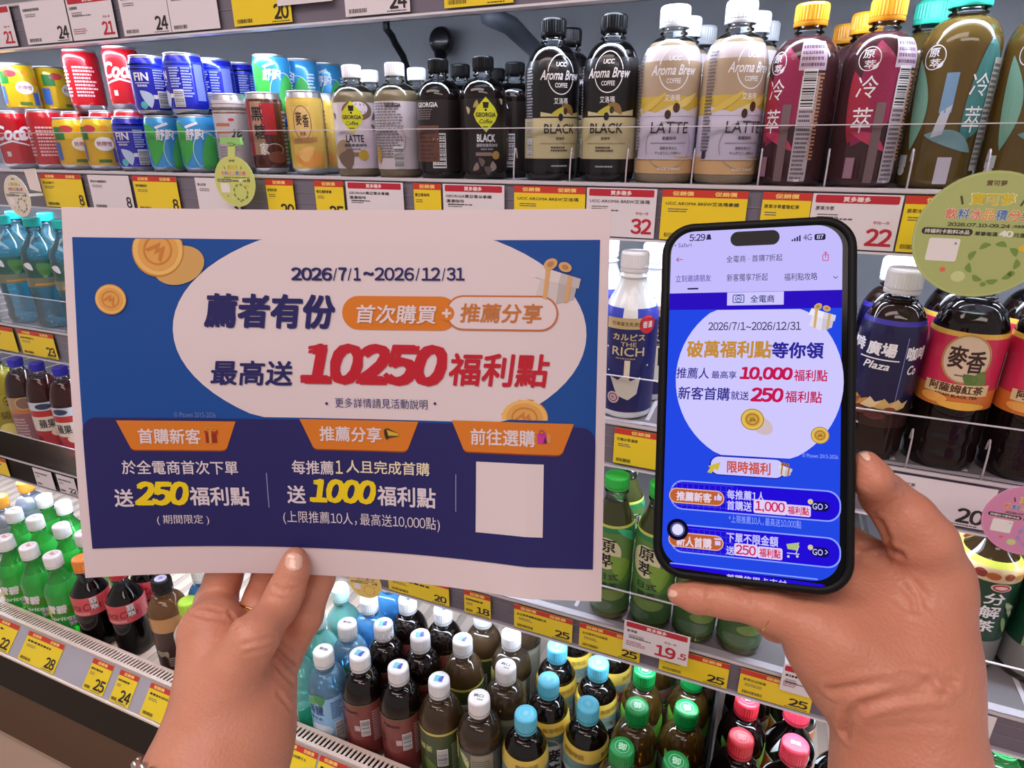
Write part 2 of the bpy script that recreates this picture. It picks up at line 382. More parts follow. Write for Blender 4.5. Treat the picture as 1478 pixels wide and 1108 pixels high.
def kind(key, name, cat, R, H, sh=.6, nr=.0125, cr=.0150, ch=.019, style='round', ribs=(), shell=CLEAR, liq=None, fill=.9, bands=None, decs=(), cap=(235, 236, 240), capprint=None, capmat=None, sleeve_off=.0006):
    """bands: list of (z0, z1, colour or material) rings of the wrap-around label"""
    sh *= H; prof = profile(R, H, sh, nr, ch, style, ribs); r = rof(prof); parts = []
    zf = fill * H; liq = liq or tint((60, 40, 30), .3)
    mb = MB(); lo = [p for p in prof if p[1] <= zf or p[0] < .001]; hi = [p for p in prof if p[1] > zf]
    rf = float(r(zf)); lo.append((rf, zf)); hi = [(rf, zf)] + hi
    mb.lathe(hi, shell, 36); parts.append(['bottle_body', mb.mesh('bottle_body'), []])
    mb = MB(); mb.lathe(lo, liq, 36); mb.lathe([(rf * .99, zf - .0004), (.001, zf - .0004)], liq, 36); parts.append(['drink', mb.mesh('drink'), []])
    mb = MB()
    for (z0, z1, c) in (bands or ()):
        zs = np.linspace(z0, z1, max(2, int((z1 - z0) / .004)))
        mb.lathe([(float(r(z)) + sleeve_off, z) for z in zs], c if not isinstance(c, tuple) else film(c), 40)
    decorate(mb, decs, r)
    if mb.n: parts.append(['label', mb.mesh('label'), []])
    cm = capmat or pm(cap, .35, spec=.5 if sum(cap) > 90 else .22); c = ['cap', cap_mesh(cr, ch, cm), []]; parts.append(c)
    for v in c[1].vertices: v.co.z += H - ch
    if capprint:
        mb = MB(); pl = Plane((0, 0, H), (1, 0, 0), (0, 1, 0))
        for d in capprint:
            if d[0] == 't': pl.text(mb, d[1], d[2], d[3], d[4], d[5], ink(d[6]), 2, .02)
            elif d[0] == 'e': pl.put(mb, ell(d[3], d[4], 24), d[1], d[2], ink(d[5]), 1)
            elif d[0] == 'o': pl.put(mb, ring(d[3], d[4], d[5], 24), d[1], d[2], ink(d[6]), 1)
            elif d[0] == 'p': pl.put(mb, poly(d[1]), 0, 0, ink(d[2]), 2 + (d[3] if len(d) > 3 else 0))
        c[2].append(('cap_print', mb.mesh('cap_print')))
    KINDS[key] = (name, cat, parts, H); RAD[key] = R + .0016
def can_kind(key, cat, R, H, bands, decs):
    P = [(R * .72, .002), (R * .78, 0), (R * .84, .002), (R * .97, .010), (R, .014)] + [(R, z) for z in np.linspace(.018, H - .018, 14)] + [(R * .99, H - .013), (R * .90, H - .003)]
    r = rof(P); mb = MB()
    mb.lathe(P, ALU, 36, cap0=True); parts = [['can_body', mb.mesh('can_body'), []]]
    mb = MB()
    for (z0, z1, c) in bands:
        zs = np.linspace(z0, z1, max(2, int((z1 - z0) / .004))); mb.lathe([(float(r(z)) + .0004, z) for z in zs], pm(c, .25, metal=.25, coat=.7), 40)
    decorate(mb, decs, r); parts.append(['label', mb.mesh('label'), []])
    mb = MB(); mb.lathe([(R * .90, H - .003), (R * .925, H - .001), (R * .91, H), (R * .87, H - .001), (R * .84, H - .006), (.001, H - .006)], ALU, 36); lid = ['lid', mb.mesh('lid'), []]
    mb = MB(); V, F = rring(.012, .022, .0055, .003); mb.add(np.c_[V[:, 0], V[:, 1] - .004, np.full(len(V), H - .0045)], F, ALU); lid[2].append(('pull_tab', mb.mesh('pull_tab'))); parts.append(lid)
    KINDS[key] = ('drink_can', cat, parts, H); RAD[key] = R + .0016
def stand(key, x, y, z, rz, label, group, front): STOCK.append([key, x, y, z, rz, label, group, front])
def settle():
    """goods on one shelf stand shoulder to shoulder without entering each other, none past the shelf front"""
    for _ in range(400):
        moved = 0
        for i, a in enumerate(STOCK):
            a[2] = max(a[2], a[7] + RAD[a[0]])
            if a[0] in ('royal_red_tea', 'fruit_tea'): a[1] = max(a[1], .0185 + RAD[a[0]])        # right of the deck partition
            if a[0] == 'royal_green_tea': a[1] = min(a[1], .0135 - RAD[a[0]])
            for b in STOCK[:i]:
                if a[3] + KINDS[a[0]][3] < b[3] + .001 or b[3] + KINDS[b[0]][3] < a[3] + .001: continue
                dx, dy = a[1] - b[1], a[2] - b[2]; d = math.hypot(dx, dy); o = RAD[a[0]] + RAD[b[0]] - d
                if o > 1e-5:
                    moved = 1; f, r_ = (b, a) if dy > 0 else (a, b); s = 1 if r_ is a else -1; ux, uy = s * dx / d, s * dy / d; o += 2e-4
                    k = .9 if r_ is a else .1                       # the later one gives way
                    r_[1] += ux * o * k; r_[2] += uy * o * k; f[1] -= ux * o * (1 - k); f[2] -= uy * o * (1 - k)
        if not moved: break
    for q in STOCK: place(*q[:7])
def place(key, x, y, z, rz, label, group):
    name, cat, parts, H = KINDS[key]
    e = empty(name, (x, y, z), label, cat, group, math.radians(rz))
    for pn, me, subs in parts:
        p = put(pn, me, e)
        for sn, sm in subs: put(sn, sm, p)
    return e
def row(r, items, group, dz=.0):
    """items: kind, pixel column of the cap, depth Y, turn, label[, base height]"""
    for it in items:
        k, px, Y, rz, lab = it[:5]; z = (it[5] if len(it) > 5 else (ROWS[r][0] if r < 4 else -1.0285)) + .0015
        stand(k, xat(px, Y, z + KINDS[k][3] * .96), Y, z, rz, lab, group, ROWS[r][1] + .0005)
W = (238, 236, 242); K = (24, 22, 26)
# ------------------------------------------------------------------ kinds of drinks
GOLD = (222, 186, 92)
can_kind('cola', 'can', .033, .116, [(.010, .111, (196, 20, 34))], [
    ('t', 'Coca', -8, .072, .058, .030, W, .03, .35), ('p', -5, .052, [(-.03, -.006), (0, .002), (.03, -.006), (.03, -.0035), (0, .006), (-.03, -.003)], W), ('t', 'Cola', 62, .072, .050, .028, W, .03, .35), ('r', -25, .030, .008, .010, (214, 190, 195)), ('n', 130, .055, .04, .06, 9, (230, 180, 185)), ('n', 215, .055, .04, .06, 9, (230, 180, 185))])
can_kind('lemon_tea', 'can', .0335, .100, [(.010, .060, (226, 178, 20)), (.060, .0955, (236, 196, 30))], [
    ('r', -55, .070, .024, .024, (40, 130, 50)), ('e', -28, .078, .026, .014, (200, 60, 70)), ('e', 12, .050, .034, .026, (240, 236, 232)), ('t', '熱帶雪', 12, .050, .026, .009, (170, 60, 60)), ('e', 20, .080, .014, .010, (240, 150, 30)), ('r', 45, .028, .013, .026, (60, 90, 170)), ('r', -70, .036, .016, .034, (70, 110, 190)), ('r', 5, .018, .022, .006, (70, 110, 40)), ('e', 60, .066, .02, .016, (240, 150, 30))])
can_kind('blue_can', 'can', .0335, .100, [(.008, .0955, (28, 36, 190)), (.076, .079, (90, 120, 235)), (.083, .086, (90, 120, 235))], [
    ('t', 'FIN', -14, .064, .026, .014, W, .03), ('r', -14, .0535, .026, .0012, W), ('t', '健康補給', -14, .049, .018, .004, W), ('l', -10, .026, .018, .034, 28, (196, 214, 240)), ('e', -18, .016, .013, .013, (90, 190, 200)),
    ('n', 38, .060, .018, .034, 8, (190, 200, 240)), ('b', 42, .026, .016, .026), ('n', 72, .052, .016, .05, 11, (170, 180, 235)), ('r', 20, .030, .007, .007, (236, 236, 240)), ('r', 110, .052, .018, .06, (120, 130, 215)), ('n', 200, .05, .03, .06, 12, (170, 180, 235))])
can_kind('sport_can', 'can', .0335, .100, [(.008, .0955, (60, 158, 224))], [
    ('l', -52, .050, .034, .080, 8, (66, 176, 74)), ('l', 34, .036, .044, .066, -14, (70, 178, 84)), ('o', 34, .036, .05, .068, .0012, (200, 236, 220)), ('t', '舒跑', 2, .066, .032, .020, W, .03, .2), ('p', 0, .082, [(-.012, -.006), (.010, .002), (.008, .006), (-.014, -.002)], W), ('n', 80, .05, .016, .05, 9, (214, 236, 250)), ('n', 180, .05, .03, .06, 10, (214, 236, 250))])
can_kind('tea_can', 'tall can', .031, .133, [(.010, .122, (232, 196, 92)), (.112, .121, (202, 160, 70))], [
    ('r', -14, .083, .027, .050, (222, 184, 120)), ('o', -14, .083, .030, .054, .0012, (120, 84, 40)), ('t', '麥', -23, .090, .011, .022, (60, 34, 20), .02), ('t', '香', -3, .086, .010, .020, (60, 34, 20), .02), ('t', '奶茶', -14, .066, .010, .006, (90, 60, 30)), ('p', -10, .056, [(-.02, -.006), (.02, -.003), (.02, .005), (-.02, .002)], (176, 128, 74)), ('e', 0, .026, .050, .026, (226, 152, 70)), ('l', -20, .030, .03, .022, 40, (238, 190, 110)), ('n', 80, .06, .02, .09, 14, (140, 100, 50))])
can_kind('sugar_can', 'tall can', .031, .133, [(.010, .122, (86, 40, 42)), (.116, .123, (196, 170, 120))], [
    ('r', -28, .075, .026, .086, (170, 132, 112)), ('r', 12, .090, .024, .050, (164, 30, 44)), ('t', '黑', -22, .098, .020, .022, K, .02), ('t', '糖', -18, .070, .019, .024, K, .02), ('t', '家', -10, .042, .015, .020, (230, 226, 220), .02), ('r', -52, .075, .010, .090, (150, 40, 60)), ('o', 22, .040, .032, .022, .0016, (200, 170, 160)), ('e', 30, .028, .034, .02, (120, 66, 50)), ('n', 80, .06, .02, .09, 14, (200, 180, 160))])
can_kind('flower_can', 'tall can', .031, .133, [(.010, .122, (206, 198, 204)), (.105, .122, (150, 112, 84)), (.100, .103, (170, 90, 60))], [
    ('t', '花', 24, .064, .02, .02, (50, 46, 60), .02), ('e', 12, .090, .010, .005, (190, 50, 60)), ('r', -20, .082, .028, .005, (186, 110, 80)), ('r', -20, .070, .028, .004, (186, 110, 80)), ('r', -20, .056, .026, .004, (120, 116, 110)), ('n', -10, .030, .036, .034, 7, (150, 140, 146)), ('n', 80, .06, .02, .09, 14, (150, 140, 146))])
BR = (66, 46, 40)
YG = (206, 206, 40)
def diamond(z): return [('p', 0, z, [(-.018, 0), (-.014, .009), (0, .024), (.014, .009), (.018, 0), (.014, -.009), (0, -.024), (-.014, -.009)], YG), ('p', 0, z, [(-.0035, .009), (.0035, .009), (.0045, .017), (-.0045, .017)], K), ('r', 0, z + .0065, .003, .003, K), ('t', 'GEORGIA', 0, z, .030, .0062, K, .03), ('t', 'Coffee', 0, z - .009, .019, .006, K, .01, .3), ('n', 0, z - .0165, .009, .003, 1, K)]
kind('milk_coffee', 'coffee_bottle', 'bottle', .0345, .168, .70, cr=.0155, liq=tint((176, 160, 128), .75), fill=.76, bands=[(.012, .112, (214, 204, 214))], decs=[
    ('l', -40, .030, .036, .05, 60, (166, 142, 116)), ('e', 16, .100, .05, .03, (118, 92, 78)), ('e', 18, .103, .032, .020, (214, 204, 214)), ('l', -58, .092, .006, .012, 20, (90, 70, 60)), ('l', 62, .092, .007, .014, -20, (90, 70, 60)), ('l', 58, .074, .007, .013, 30, (110, 90, 80))] + diamond(.090) + [
    ('t', 'LATTE', 4, .058, .028, .011, K, .02), ('t', '濃醇拿鐵咖啡', 4, .048, .036, .005, (60, 60, 90)), ('n', 4, .042, .03, .003, 1, (90, 90, 120)), ('p', 0, .034, [(-.02, -.003), (.012, -.003), (.012, .003), (-.02, .003)], (140, 116, 84)), ('e', 24, .033, .016, .016, (196, 164, 60)), ('l', -30, .022, .03, .03, 50, (120, 98, 84)),
    ('n', 176, .07, .052, .082, 20, (120, 118, 128)), ('t', 'GEORGIA', 196, .106, .024, .006, K, .03), ('e', 146, .034, .012, .026, (190, 156, 70)), ('b', 205, .03, .014, .03), ('o', 178, .055, .056, .05, .0008, (150, 130, 110))])
kind('dark_coffee', 'coffee_bottle', 'bottle', .0345, .170, .68, cr=.0160, liq=tint((40, 28, 28), .6), fill=.75, cap=(6, 6, 8), bands=[(.010, .112, (34, 25, 26))], decs=[
    ('l', -48, .096, .006, .012, 20, (180, 170, 130)), ('l', -26, .105, .007, .012, -30, (170, 160, 90)), ('l', 40, .108, .006, .010, 30, (150, 140, 110))] + diamond(.090) + [
    ('t', 'BLACK', 0, .058, .027, .011, W, .03), ('t', '濃醇無糖黑咖啡', 2, .048, .032, .005, (190, 190, 200)), ('t', 'HALF AND', 2, .0425, .018, .0026, (190, 190, 200)), ('r', -6, .0355, .024, .005, (150, 120, 110)), ('e', 24, .034, .012, .012, (170, 140, 80)), ('l', -28, .018, .008, .014, -30, (150, 130, 120)), ('l', -14, .024, .008, .014, 20, (110, 96, 92)), ('l', 12, .018, .010, .016, -15, (150, 140, 132)), ('l', 0, .012, .010, .014, 25, (90, 80, 78)),
    ('t', 'GEORGIA', 168, .105, .034, .007, (226, 226, 232), .03), ('n', 158, .092, .034, .016, 5, (120, 110, 112)), ('b', 196, .040, .018, .046), ('r', 188, .058, .007, .007, (226, 220, 220)), ('r', 160, .050, .044, .052, (112, 72, 60)), ('n', 160, .050, .04, .048, 8, (70, 50, 44))])
def aroma(c, dark):
    return [('o', 0, .140, .040, .052, .0013, c), ('r', 0, .1385, .0405, .014, dark), ('t', 'UCC', 0, .1525, .015, .006, c, .03, .2), ('t', 'Aroma Brew', 0, .139, .060, .0125, c, .02, .35), ('t', 'COFFEE', 0, .126, .018, .006, c, .02), ('t', '艾洛瑪', 0, .106, .020, .008, c, .01)]
kind('black_brew', 'coffee_bottle', 'bottle', .0385, .213, .66, nr=.0145, cr=.0180, ch=.023, liq=tint((30, 24, 26), .6), fill=.79, cap=(6, 6, 8), bands=[(.012, .030, (26, 22, 27)), (.030, .084, (200, 190, 148)), (.084, .142, (18, 15, 18)), (.142, .158, (18, 16, 20))], decs=aroma(W, (18, 15, 18)) + [
    ('p', 8, .086, [(-.034, 0), (.034, 0), (.034, .008), (.010, .003), (-.004, .009), (-.016, .003), (-.034, .006)], (200, 190, 148)), ('l', -6, .094, .008, .022, -60, (190, 180, 60)), ('l', 16, .094, .010, .024, 55, (140, 110, 60)), ('e', 0, .085, .007, .010, K), ('e', 10, .093, .006, .009, (60, 50, 40)),
    ('t', 'BLACK', 0, .070, .046, .013, (40, 36, 36), .01, 0), ('t', '黑咖啡', 0, .057, .012, .004, (70, 62, 50)), ('r', 0, .0505, .056, .0007, (150, 140, 100)), ('n', 0, .043, .026, .008, 2, (80, 72, 56)), ('n', 0, .020, .024, .004, 1, (170, 170, 176)), ('n', -72, .10, .014, .10, 26, (150, 150, 160)), ('b', -70, .045, .010, .022), ('n', 80, .10, .014, .10, 26, (150, 150, 160)), ('n', 180, .1, .04, .1, 26, (150, 150, 160))])
kind('latte_brew', 'coffee_bottle', 'bottle', .0395, .217, .66, nr=.0150, cr=.0195, ch=.026, liq=tint((200, 180, 150), .8), fill=.80, cap=(226, 228, 234), bands=[(.012, .034, (216, 178, 128)), (.034, .084, (206, 200, 222)), (.084, .108, (206, 178, 76)), (.108, .150, (178, 156, 132)), (.150, .168, (196, 186, 190))], decs=aroma(W, (178, 156, 132)) + [
    ('p', 0, .086, [(-.052, -.002), (.052, -.002), (.052, .014), (.022, .004), (.002, .012), (-.020, .002), (-.052, .010)], (206, 200, 222)), ('l', 20, .102, .009, .05, -64, (226, 206, 120)), ('l', -40, .100, .008, .05, -58, (214, 186, 90)), ('e', -6, .086, .008, .011, (60, 36, 22)), ('e', 9, .094, .009, .012, (84, 54, 30)), ('r', 9, .094, .0008, .011, (40, 24, 16)),
    ('t', 'LATTE', 0, .070, .050, .014, (50, 44, 52), .004, .05), ('t', '拿鐵咖啡', 0, .057, .018, .0045, (80, 70, 90)), ('r', 0, .051, .048, .0008, (140, 132, 156)), ('t', '深煎を抑えた', 0, .0445, .022, .004, (80, 70, 90)), ('t', 'すっきりとした味わい', 0, .0385, .034, .004, (80, 70, 90)), ('o', 0, .048, .062, .060, .0007, (150, 140, 150)), ('t', '飲品型 奶類咖啡', 4, .018, .030, .004, (240, 230, 220)),
    ('p', 0, .032, [(-.055, -.002), (.055, -.002), (.055, .004), (.02, -.001), (-.02, .006), (-.055, 0)], (206, 200, 222)), ('n', -74, .10, .013, .12, 30, (90, 84, 96)), ('r', -74, .036, .006, .010, (50, 46, 60)), ('n', 80, .10, .014, .10, 26, (90, 84, 96)), ('n', 180, .1, .05, .1, 26, (120, 110, 126))])
def icetea(a, b): return [('o', a, .142, .024, .026, .0009, W), ('t', '原', a - 2, .147, .012, .009, W, .01), ('t', '萃', a + 2, .136, .012, .009, W, .01), ('l', a + 10, .134, .004, .010, -40, W), ('t', '冷', b, .112, .022, .024, W, -.005), ('t', '萃', b, .076, .021, .028, W, -.005)]
kind('purple_tea', 'tea_bottle', 'bottle', .0395, .208, .68, nr=.0145, cr=.0195, ch=.025, liq=tint((132, 84, 90), .40), fill=.83, cap=(240, 160, 34), bands=[], decs=[
    ('l', -6, .104, .052, .116, -6, (146, 34, 78)), ('l', -26, .090, .024, .080, 4, (160, 36, 60)), ('l', 10, .052, .012, .046, 62, (196, 60, 100))] + icetea(-10, -6) + [('r', 52, .148, .030, .032, (196, 176, 196)), ('n', 52, .148, .026, .026, 4, (110, 84, 110)), ('r', 52, .064, .020, .124, (186, 176, 186)), ('b', 50, .112, .014, .040), ('n', 52, .048, .016, .082, 16, (90, 80, 90)), ('r', 52, .008, .006, .006, (230, 230, 232)), ('n', 68, .08, .008, .1, 24, (196, 140, 110)), ('r', -12, .022, .010, .024, (160, 120, 140)), ('r', 20, .05, .010, .09, (120, 96, 100))])
kind('green_tea', 'tea_bottle', 'bottle', .0405, .222, .68, nr=.0170, cr=.0215, ch=.028, liq=tint((172, 142, 74), .42), fill=.84, cap=(60, 204, 176), bands=[], decs=[
    ('l', 28, .106, .044, .112, -6, (66, 128, 128)), ('l', 2, .050, .018, .056, 70, (120, 160, 168)), ('l', -62, .092, .020, .100, 6, (120, 168, 150))] + icetea(-44, 30) + [
    ('r', -12, .104, .012, .042, (120, 160, 196)), ('p', -15, .074, [(-.007, -.018), (.004, -.014), (.008, .018), (-.002, .010)], (190, 196, 212)), ('r', 2, .020, .014, .030, (196, 190, 206)), ('r', -64, .030, .012, .014, (200, 206, 206)), ('e', -64, .019, .011, .011, (214, 214, 214)), ('r', 60, .08, .02, .12, (180, 180, 180)), ('n', 60, .08, .018, .11, 20, (80, 84, 80))])
# second shelf
kind('water', 'water_bottle', 'bottle', .0365, .236, .70, cr=.0165, ch=.018, style='cone', ribs=[(.03, .003), (.045, .003), (.06, .003), (.12, .003)], shell=tint((176, 222, 234), .10), liq=tint((140, 214, 234), .24), fill=.86, cap=(40, 190, 186), bands=[(.092, .112, tint((206, 196, 160), .5)), (.112, .150, tint((120, 170, 150), .35))], decs=[
    ('l', 0, .128, .03, .034, 20, (86, 140, 84)), ('e', 46, .102, .024, .020, (226, 216, 210)), ('o', 46, .102, .020, .016, .002, (170, 60, 70)), ('l', -40, .135, .014, .024, 60, (220, 226, 236)), ('r', 10, .098, .05, .004, (206, 150, 70))])
kind('navy_coffee', 'coffee_bottle', 'bottle', .0365, .243, .66, nr=.0155, cr=.0205, ch=.030, liq=tint((70, 44, 36), .5), fill=.86, bands=[(.075, .178, (26, 22, 66)), (.178, .184, (58, 48, 150)), (.046, .075, (58, 32, 28))], decs=[
    ('t', '廣場', 8, .148, .034, .018, W, .03, .05), ('r', 6, .135, .046, .0016, W), ('t', 'Plaza', 4, .127, .030, .010, W, .02, .3), ('t', '咖啡', -46, .150, .028, .017, W, .03), ('t', '咖啡', 76, .145, .03, .018, W, .03), ('t', 'Co', 70, .124, .012, .012, W, .02, .3), ('r', 50, .12, .0012, .09, (120, 120, 190))] + [
    ('p', a, .078, [(-.012, -.006), (-.002, .008), (.004, .002), (.012, .006), (.008, -.004), (0, -.007)], c) for a, c in ((-40, (214, 180, 120)), (-16, (196, 140, 70)), (10, (226, 200, 150)), (34, (206, 170, 100)), (-28, (150, 90, 50)), (58, (220, 190, 130)))] + [('e', -12, .066, .020, .010, (124, 60, 48)), ('e', 20, .062, .024, .010, (110, 50, 44)), ('e', 44, .070, .014, .010, (130, 70, 50)), ('r', -20, .048, .020, .003, (190, 190, 200))])
kind('pink_tea', 'tea_bottle', 'bottle', .0400, .243, .68, nr=.0160, cr=.0195, ch=.022, liq=tint((44, 28, 24), .5), fill=.82, ribs=[(.03, .0015), (.05, .0015)], bands=[(.084, .108, (214, 120, 52)), (.108, .172, (206, 44, 84)), (.172, .178, (226, 180, 80))], decs=[
    ('e', 0, .146, .046, .056, (220, 196, 170)), ('o', 0, .146, .050, .060, .0016, (190, 150, 80)), ('t', '麥', -13, .148, .019, .028, (56, 28, 24), .02), ('t', '香', 14, .144, .019, .028, (56, 28, 24), .02), ('n', 0, .126, .016, .003, 1, (80, 40, 30)), ('l', 18, .124, .018, .026, -40, (110, 130, 60)), ('l', 8, .120, .014, .02, 30, (90, 120, 60)), ('p', -4, .110, [(-.034, -.010), (.034, -.008), (.034, .006), (-.034, .004)], (226, 200, 150)), ('t', '阿薩姆紅茶', -4, .109, .056, .011, (90, 50, 34), .03), ('t', 'ASSAM BLACK TEA', -2, .100, .044, .004, (90, 50, 34), .02), ('e', 10, .088, .05, .010, (236, 180, 70)), ('e', -34, .094, .03, .012, (240, 170, 80)), ('b', 84, .13, .016, .04)])
kind('milk_soda', 'milk_drink_bottle', 'bottle', .0390, .243, .64, nr=.0185, cr=.0200, ch=.028, shell=pm((226, 230, 232), .25, coat=.5), liq=pm((224, 226, 226), .3, coat=.4), fill=.60, style='cone', bands=[(.012, .150, (30, 32, 96)), (.150, .168, (60, 70, 190))], decs=[
    ('r', 0, .170, .018, .030, (228, 230, 230)), ('p', -4, .146, [(-.032, -.008), (.032, -.006), (.032, .010), (-.032, .008)], (196, 172, 124)), ('t', '北海道生乳使用', -6, .1465, .044, .006, (80, 60, 40)), ('e', 38, .146, .026, .026, (200, 44, 52)), ('t', '香濃', 38, .146, .016, .010, W), ('t', 'カルピス', 0, .1275, .046, .010, (196, 176, 130), .03), ('t', 'THE', 0, .117, .022, .006, (196, 176, 130), .01), ('t', 'RICH', 0, .106, .046, .013, (206, 190, 150), .01), ('n', 0, .0955, .034, .003, 1, (170, 150, 110)),
    ('r', 0, .078, .008, .030, (226, 214, 190)), ('p', 0, .056, [(-.024, .010), (-.012, .006), (-.004, .014), (.006, .006), (.020, .012), (.016, -.014), (.004, -.024), (-.012, -.018)], (226, 220, 206)), ('e', -26, .034, .018, .018, (216, 214, 220)), ('o', -26, .034, .014, .014, .002, (170, 60, 80)), ('t', '新', -26, .034, .006, .006, (180, 50, 60)), ('e', -46, .11, .003, .003, W), ('e', 44, .085, .003, .003, W), ('e', -40, .075, .002, .002, W)])
# third shelf
kind('leaf_tea', 'tea_bottle', 'bottle', .0315, .246, .66, nr=.0150, cr=.0185, ch=.020, style='cone', liq=tint((120, 126, 66), .4), fill=.84, cap=(40, 190, 70), bands=[(.016, .072, (70, 108, 60)), (.072, .162, (86, 130, 62)), (.162, .170, (40, 120, 70)), (.170, .174, (190, 196, 90))], decs=[
    ('e', -10, .125, .046, .056, (208, 206, 170)), ('t', '原', -8, .139, .026, .022, K, .02), ('t', '萃', -8, .113, .024, .024, K, .02), ('l', 20, .10, .03, .05, 20, (120, 160, 60)), ('t', '日式', 0, .084, .030, .012, (24, 50, 30), .01), ('t', '綠茶', 0, .068, .028, .011, (24, 50, 30), .01), ('e', 6, .050, .05, .02, (126, 156, 80)), ('e', -30, .030, .05, .02, (96, 126, 96)), ('t', '原', 110, .139, .026, .022, K, .02), ('l', 50, .155, .012, .05, 50, (60, 180, 130))])
kind('dark_green_tea', 'tea_bottle', 'bottle', .0390, .222, .72, nr=.0150, cr=.0185, ch=.020, style='cone', liq=tint((84, 60, 32), .4), fill=.86, cap=(220, 220, 224), ribs=[(z, .0012) for z in (.06, .079, .086, .10, .113, .126)], bands=[(.054, .147, (16, 62, 40)), (.147, .166, (214, 190, 150)), (.166, .173, (170, 176, 60)), (.012, .054, tint((206, 204, 200), .6))], decs=[
    ('e', 14, .140, .024, .012, (226, 200, 196)), ('o', 14, .140, .020, .010, .0024, (190, 50, 60)), ('t', '分', 10, .122, .024, .018, W, .02), ('t', '解', 8, .101, .024, .019, W, .02), ('t', '茶', 6, .079, .024, .018, W, .02), ('l', 44, .102, .010, .036, 30, (170, 190, 150)), ('l', 40, .080, .008, .03, 20, (150, 180, 130)), ('e', -24, .157, .014, .012, (130, 50, 40)), ('e', -4, .156, .016, .010, (176, 90, 50)), ('e', 22, .157, .012, .010, (150, 70, 40)), ('e', -46, .157, .014, .010, (226, 200, 120)), ('e', 44, .157, .014, .010, (206, 150, 80)), ('e', 0, .036, .024, .014, (206, 206, 120)), ('e', -14, .042, .014, .008, (120, 130, 80)), ('r', -60, .08, .008, .05, (150, 170, 120))])
kind('yellow_tea', 'tea_bottle', 'bottle', .0340, .246, .66, liq=tint((220, 206, 90), .5), fill=.84, cap=(40, 60, 170), bands=[(.030, .150, tint((214, 206, 96), .7))], decs=[('t', '茶', 30, .135, .022, .024, (70, 60, 20), .02), ('o', 30, .135, .028, .030, .001, (90, 80, 30)), ('e', 0, .06, .04, .04, (226, 216, 120)), ('t', '菊', 0, .10, .02, .02, (110, 90, 30), .02)])
kind('red_juice', 'juice_bottle', 'bottle', .0345, .246, .66, liq=tint((96, 40, 36), .5), fill=.86, cap=(44, 40, 176), bands=[(.040, .090, (166, 48, 56)), (.090, .125, (214, 206, 196)), (.125, .140, (180, 50, 50)), (.140, .160, (196, 206, 220))], decs=[
    ('t', '蘋果', -10, .108, .034, .022, (50, 46, 50), .02), ('t', '多', 50, .108, .020, .022, (50, 46, 50), .02), ('l', 10, .082, .03, .02, 60, (226, 206, 186)), ('e', -10, .150, .032, .014, (40, 60, 90)), ('e', 26, .07, .014, .022, (210, 190, 170)), ('e', -50, .07, .012, .014, (120, 30, 40))])
kind('plum_juice', 'juice_bottle', 'bottle', .0345, .246, .66, liq=tint((90, 60, 60), .5), fill=.86, cap=(50, 50, 190), bands=[(.040, .120, (140, 96, 104)), (.120, .130, (190, 120, 70)), (.130, .160, (170, 140, 110))], decs=[('e', 0, .145, .030, .026, (130, 100, 90)), ('o', 0, .145, .034, .030, .0012, (220, 190, 120)), ('e', 40, .09, .020, .024, (110, 60, 60)), ('n', -30, .08, .03, .06, 8, (190, 170, 170))])
# bottom deck
SQ = lambda c1, c2: [('p', [(-.008, -.007), (.008, -.007), (.008, .007), (-.008, .007)], (226, 236, 240)), ('p', [(-.0072, -.0062), (.0072, -.0062), (.0072, .0062), (-.0072, .0062)], c1, 1), ('p', [(-.0072, -.0062), (.001, -.0062), (.0, 0), (.004, .0062), (-.0072, .0062)], c2, 2), ('t', '統', -.002, .002, .005, .005, c1), ('e', .003, -.002, .004, .004, (230, 240, 244))]
def tea600(key, liq, bands, decs, cap, cp, R=.0365, style='round', sh=.62, fill=.86, shell=CLEAR, H=.212, cr=.0178, ch=.029, name='tea_bottle'):
    kind(key, name, 'bottle', R, H, sh, nr=.0130, cr=cr, ch=ch, style=style, liq=liq, fill=fill, cap=cap, bands=bands, decs=decs, capprint=cp, shell=shell)
tea600('red_tea', tint((40, 22, 20), .4), [(.010, .128, (126, 58, 56)), (.128, .132, (100, 80, 60))], [('t', 'Assam', -8, .116, .032, .008, (30, 22, 22), .03), ('r', 12, .079, .010, .012, (196, 176, 176)), ('b', 34, .080, .014, .034), ('e', -30, .04, .02, .03, (112, 48, 48)), ('t', '茶', -40, .08, .02, .024, (90, 40, 40), .02), ('n', 70, .08, .02, .07, 12, (180, 150, 150))], (232, 233, 238), SQ((70, 70, 180), (110, 190, 200)))
tea600('brown_tea', tint((112, 86, 58), .5), [(.010, .126, (58, 74, 40)), (.126, .131, (206, 192, 90))], [('b', 20, .078, .016, .034), ('t', '綠茶', -26, .095, .026, .014, (190, 200, 120), .02), ('l', -20, .05, .02, .05, 20, (90, 120, 50)), ('n', 60, .07, .02, .07, 12, (150, 160, 120))], (232, 233, 238), SQ((70, 70, 180), (110, 190, 200)))
tea600('grey_tea', tint((104, 82, 62), .5), [(.010, .130, tint((150, 156, 140), .6))], [('l', -44, .080, .04, .11, 4, (60, 96, 44)), ('l', -30, .11, .012, .034, 30, (200, 206, 150)), ('r', 20, .076, .036, .104, (150, 146, 128)), ('n', 20, .072, .032, .09, 20, (90, 90, 76)), ('r', -64, .120, .014, .046, (226, 214, 120)), ('n', -64, .120, .010, .04, 5, (120, 100, 50))], (238, 236, 238), [('t', '爽口', -.001, .002, .016, .006, (60, 60, 66)), ('t', '無糖綠茶', .003, -.005, .010, .0026, (90, 90, 96))], sh=.66)
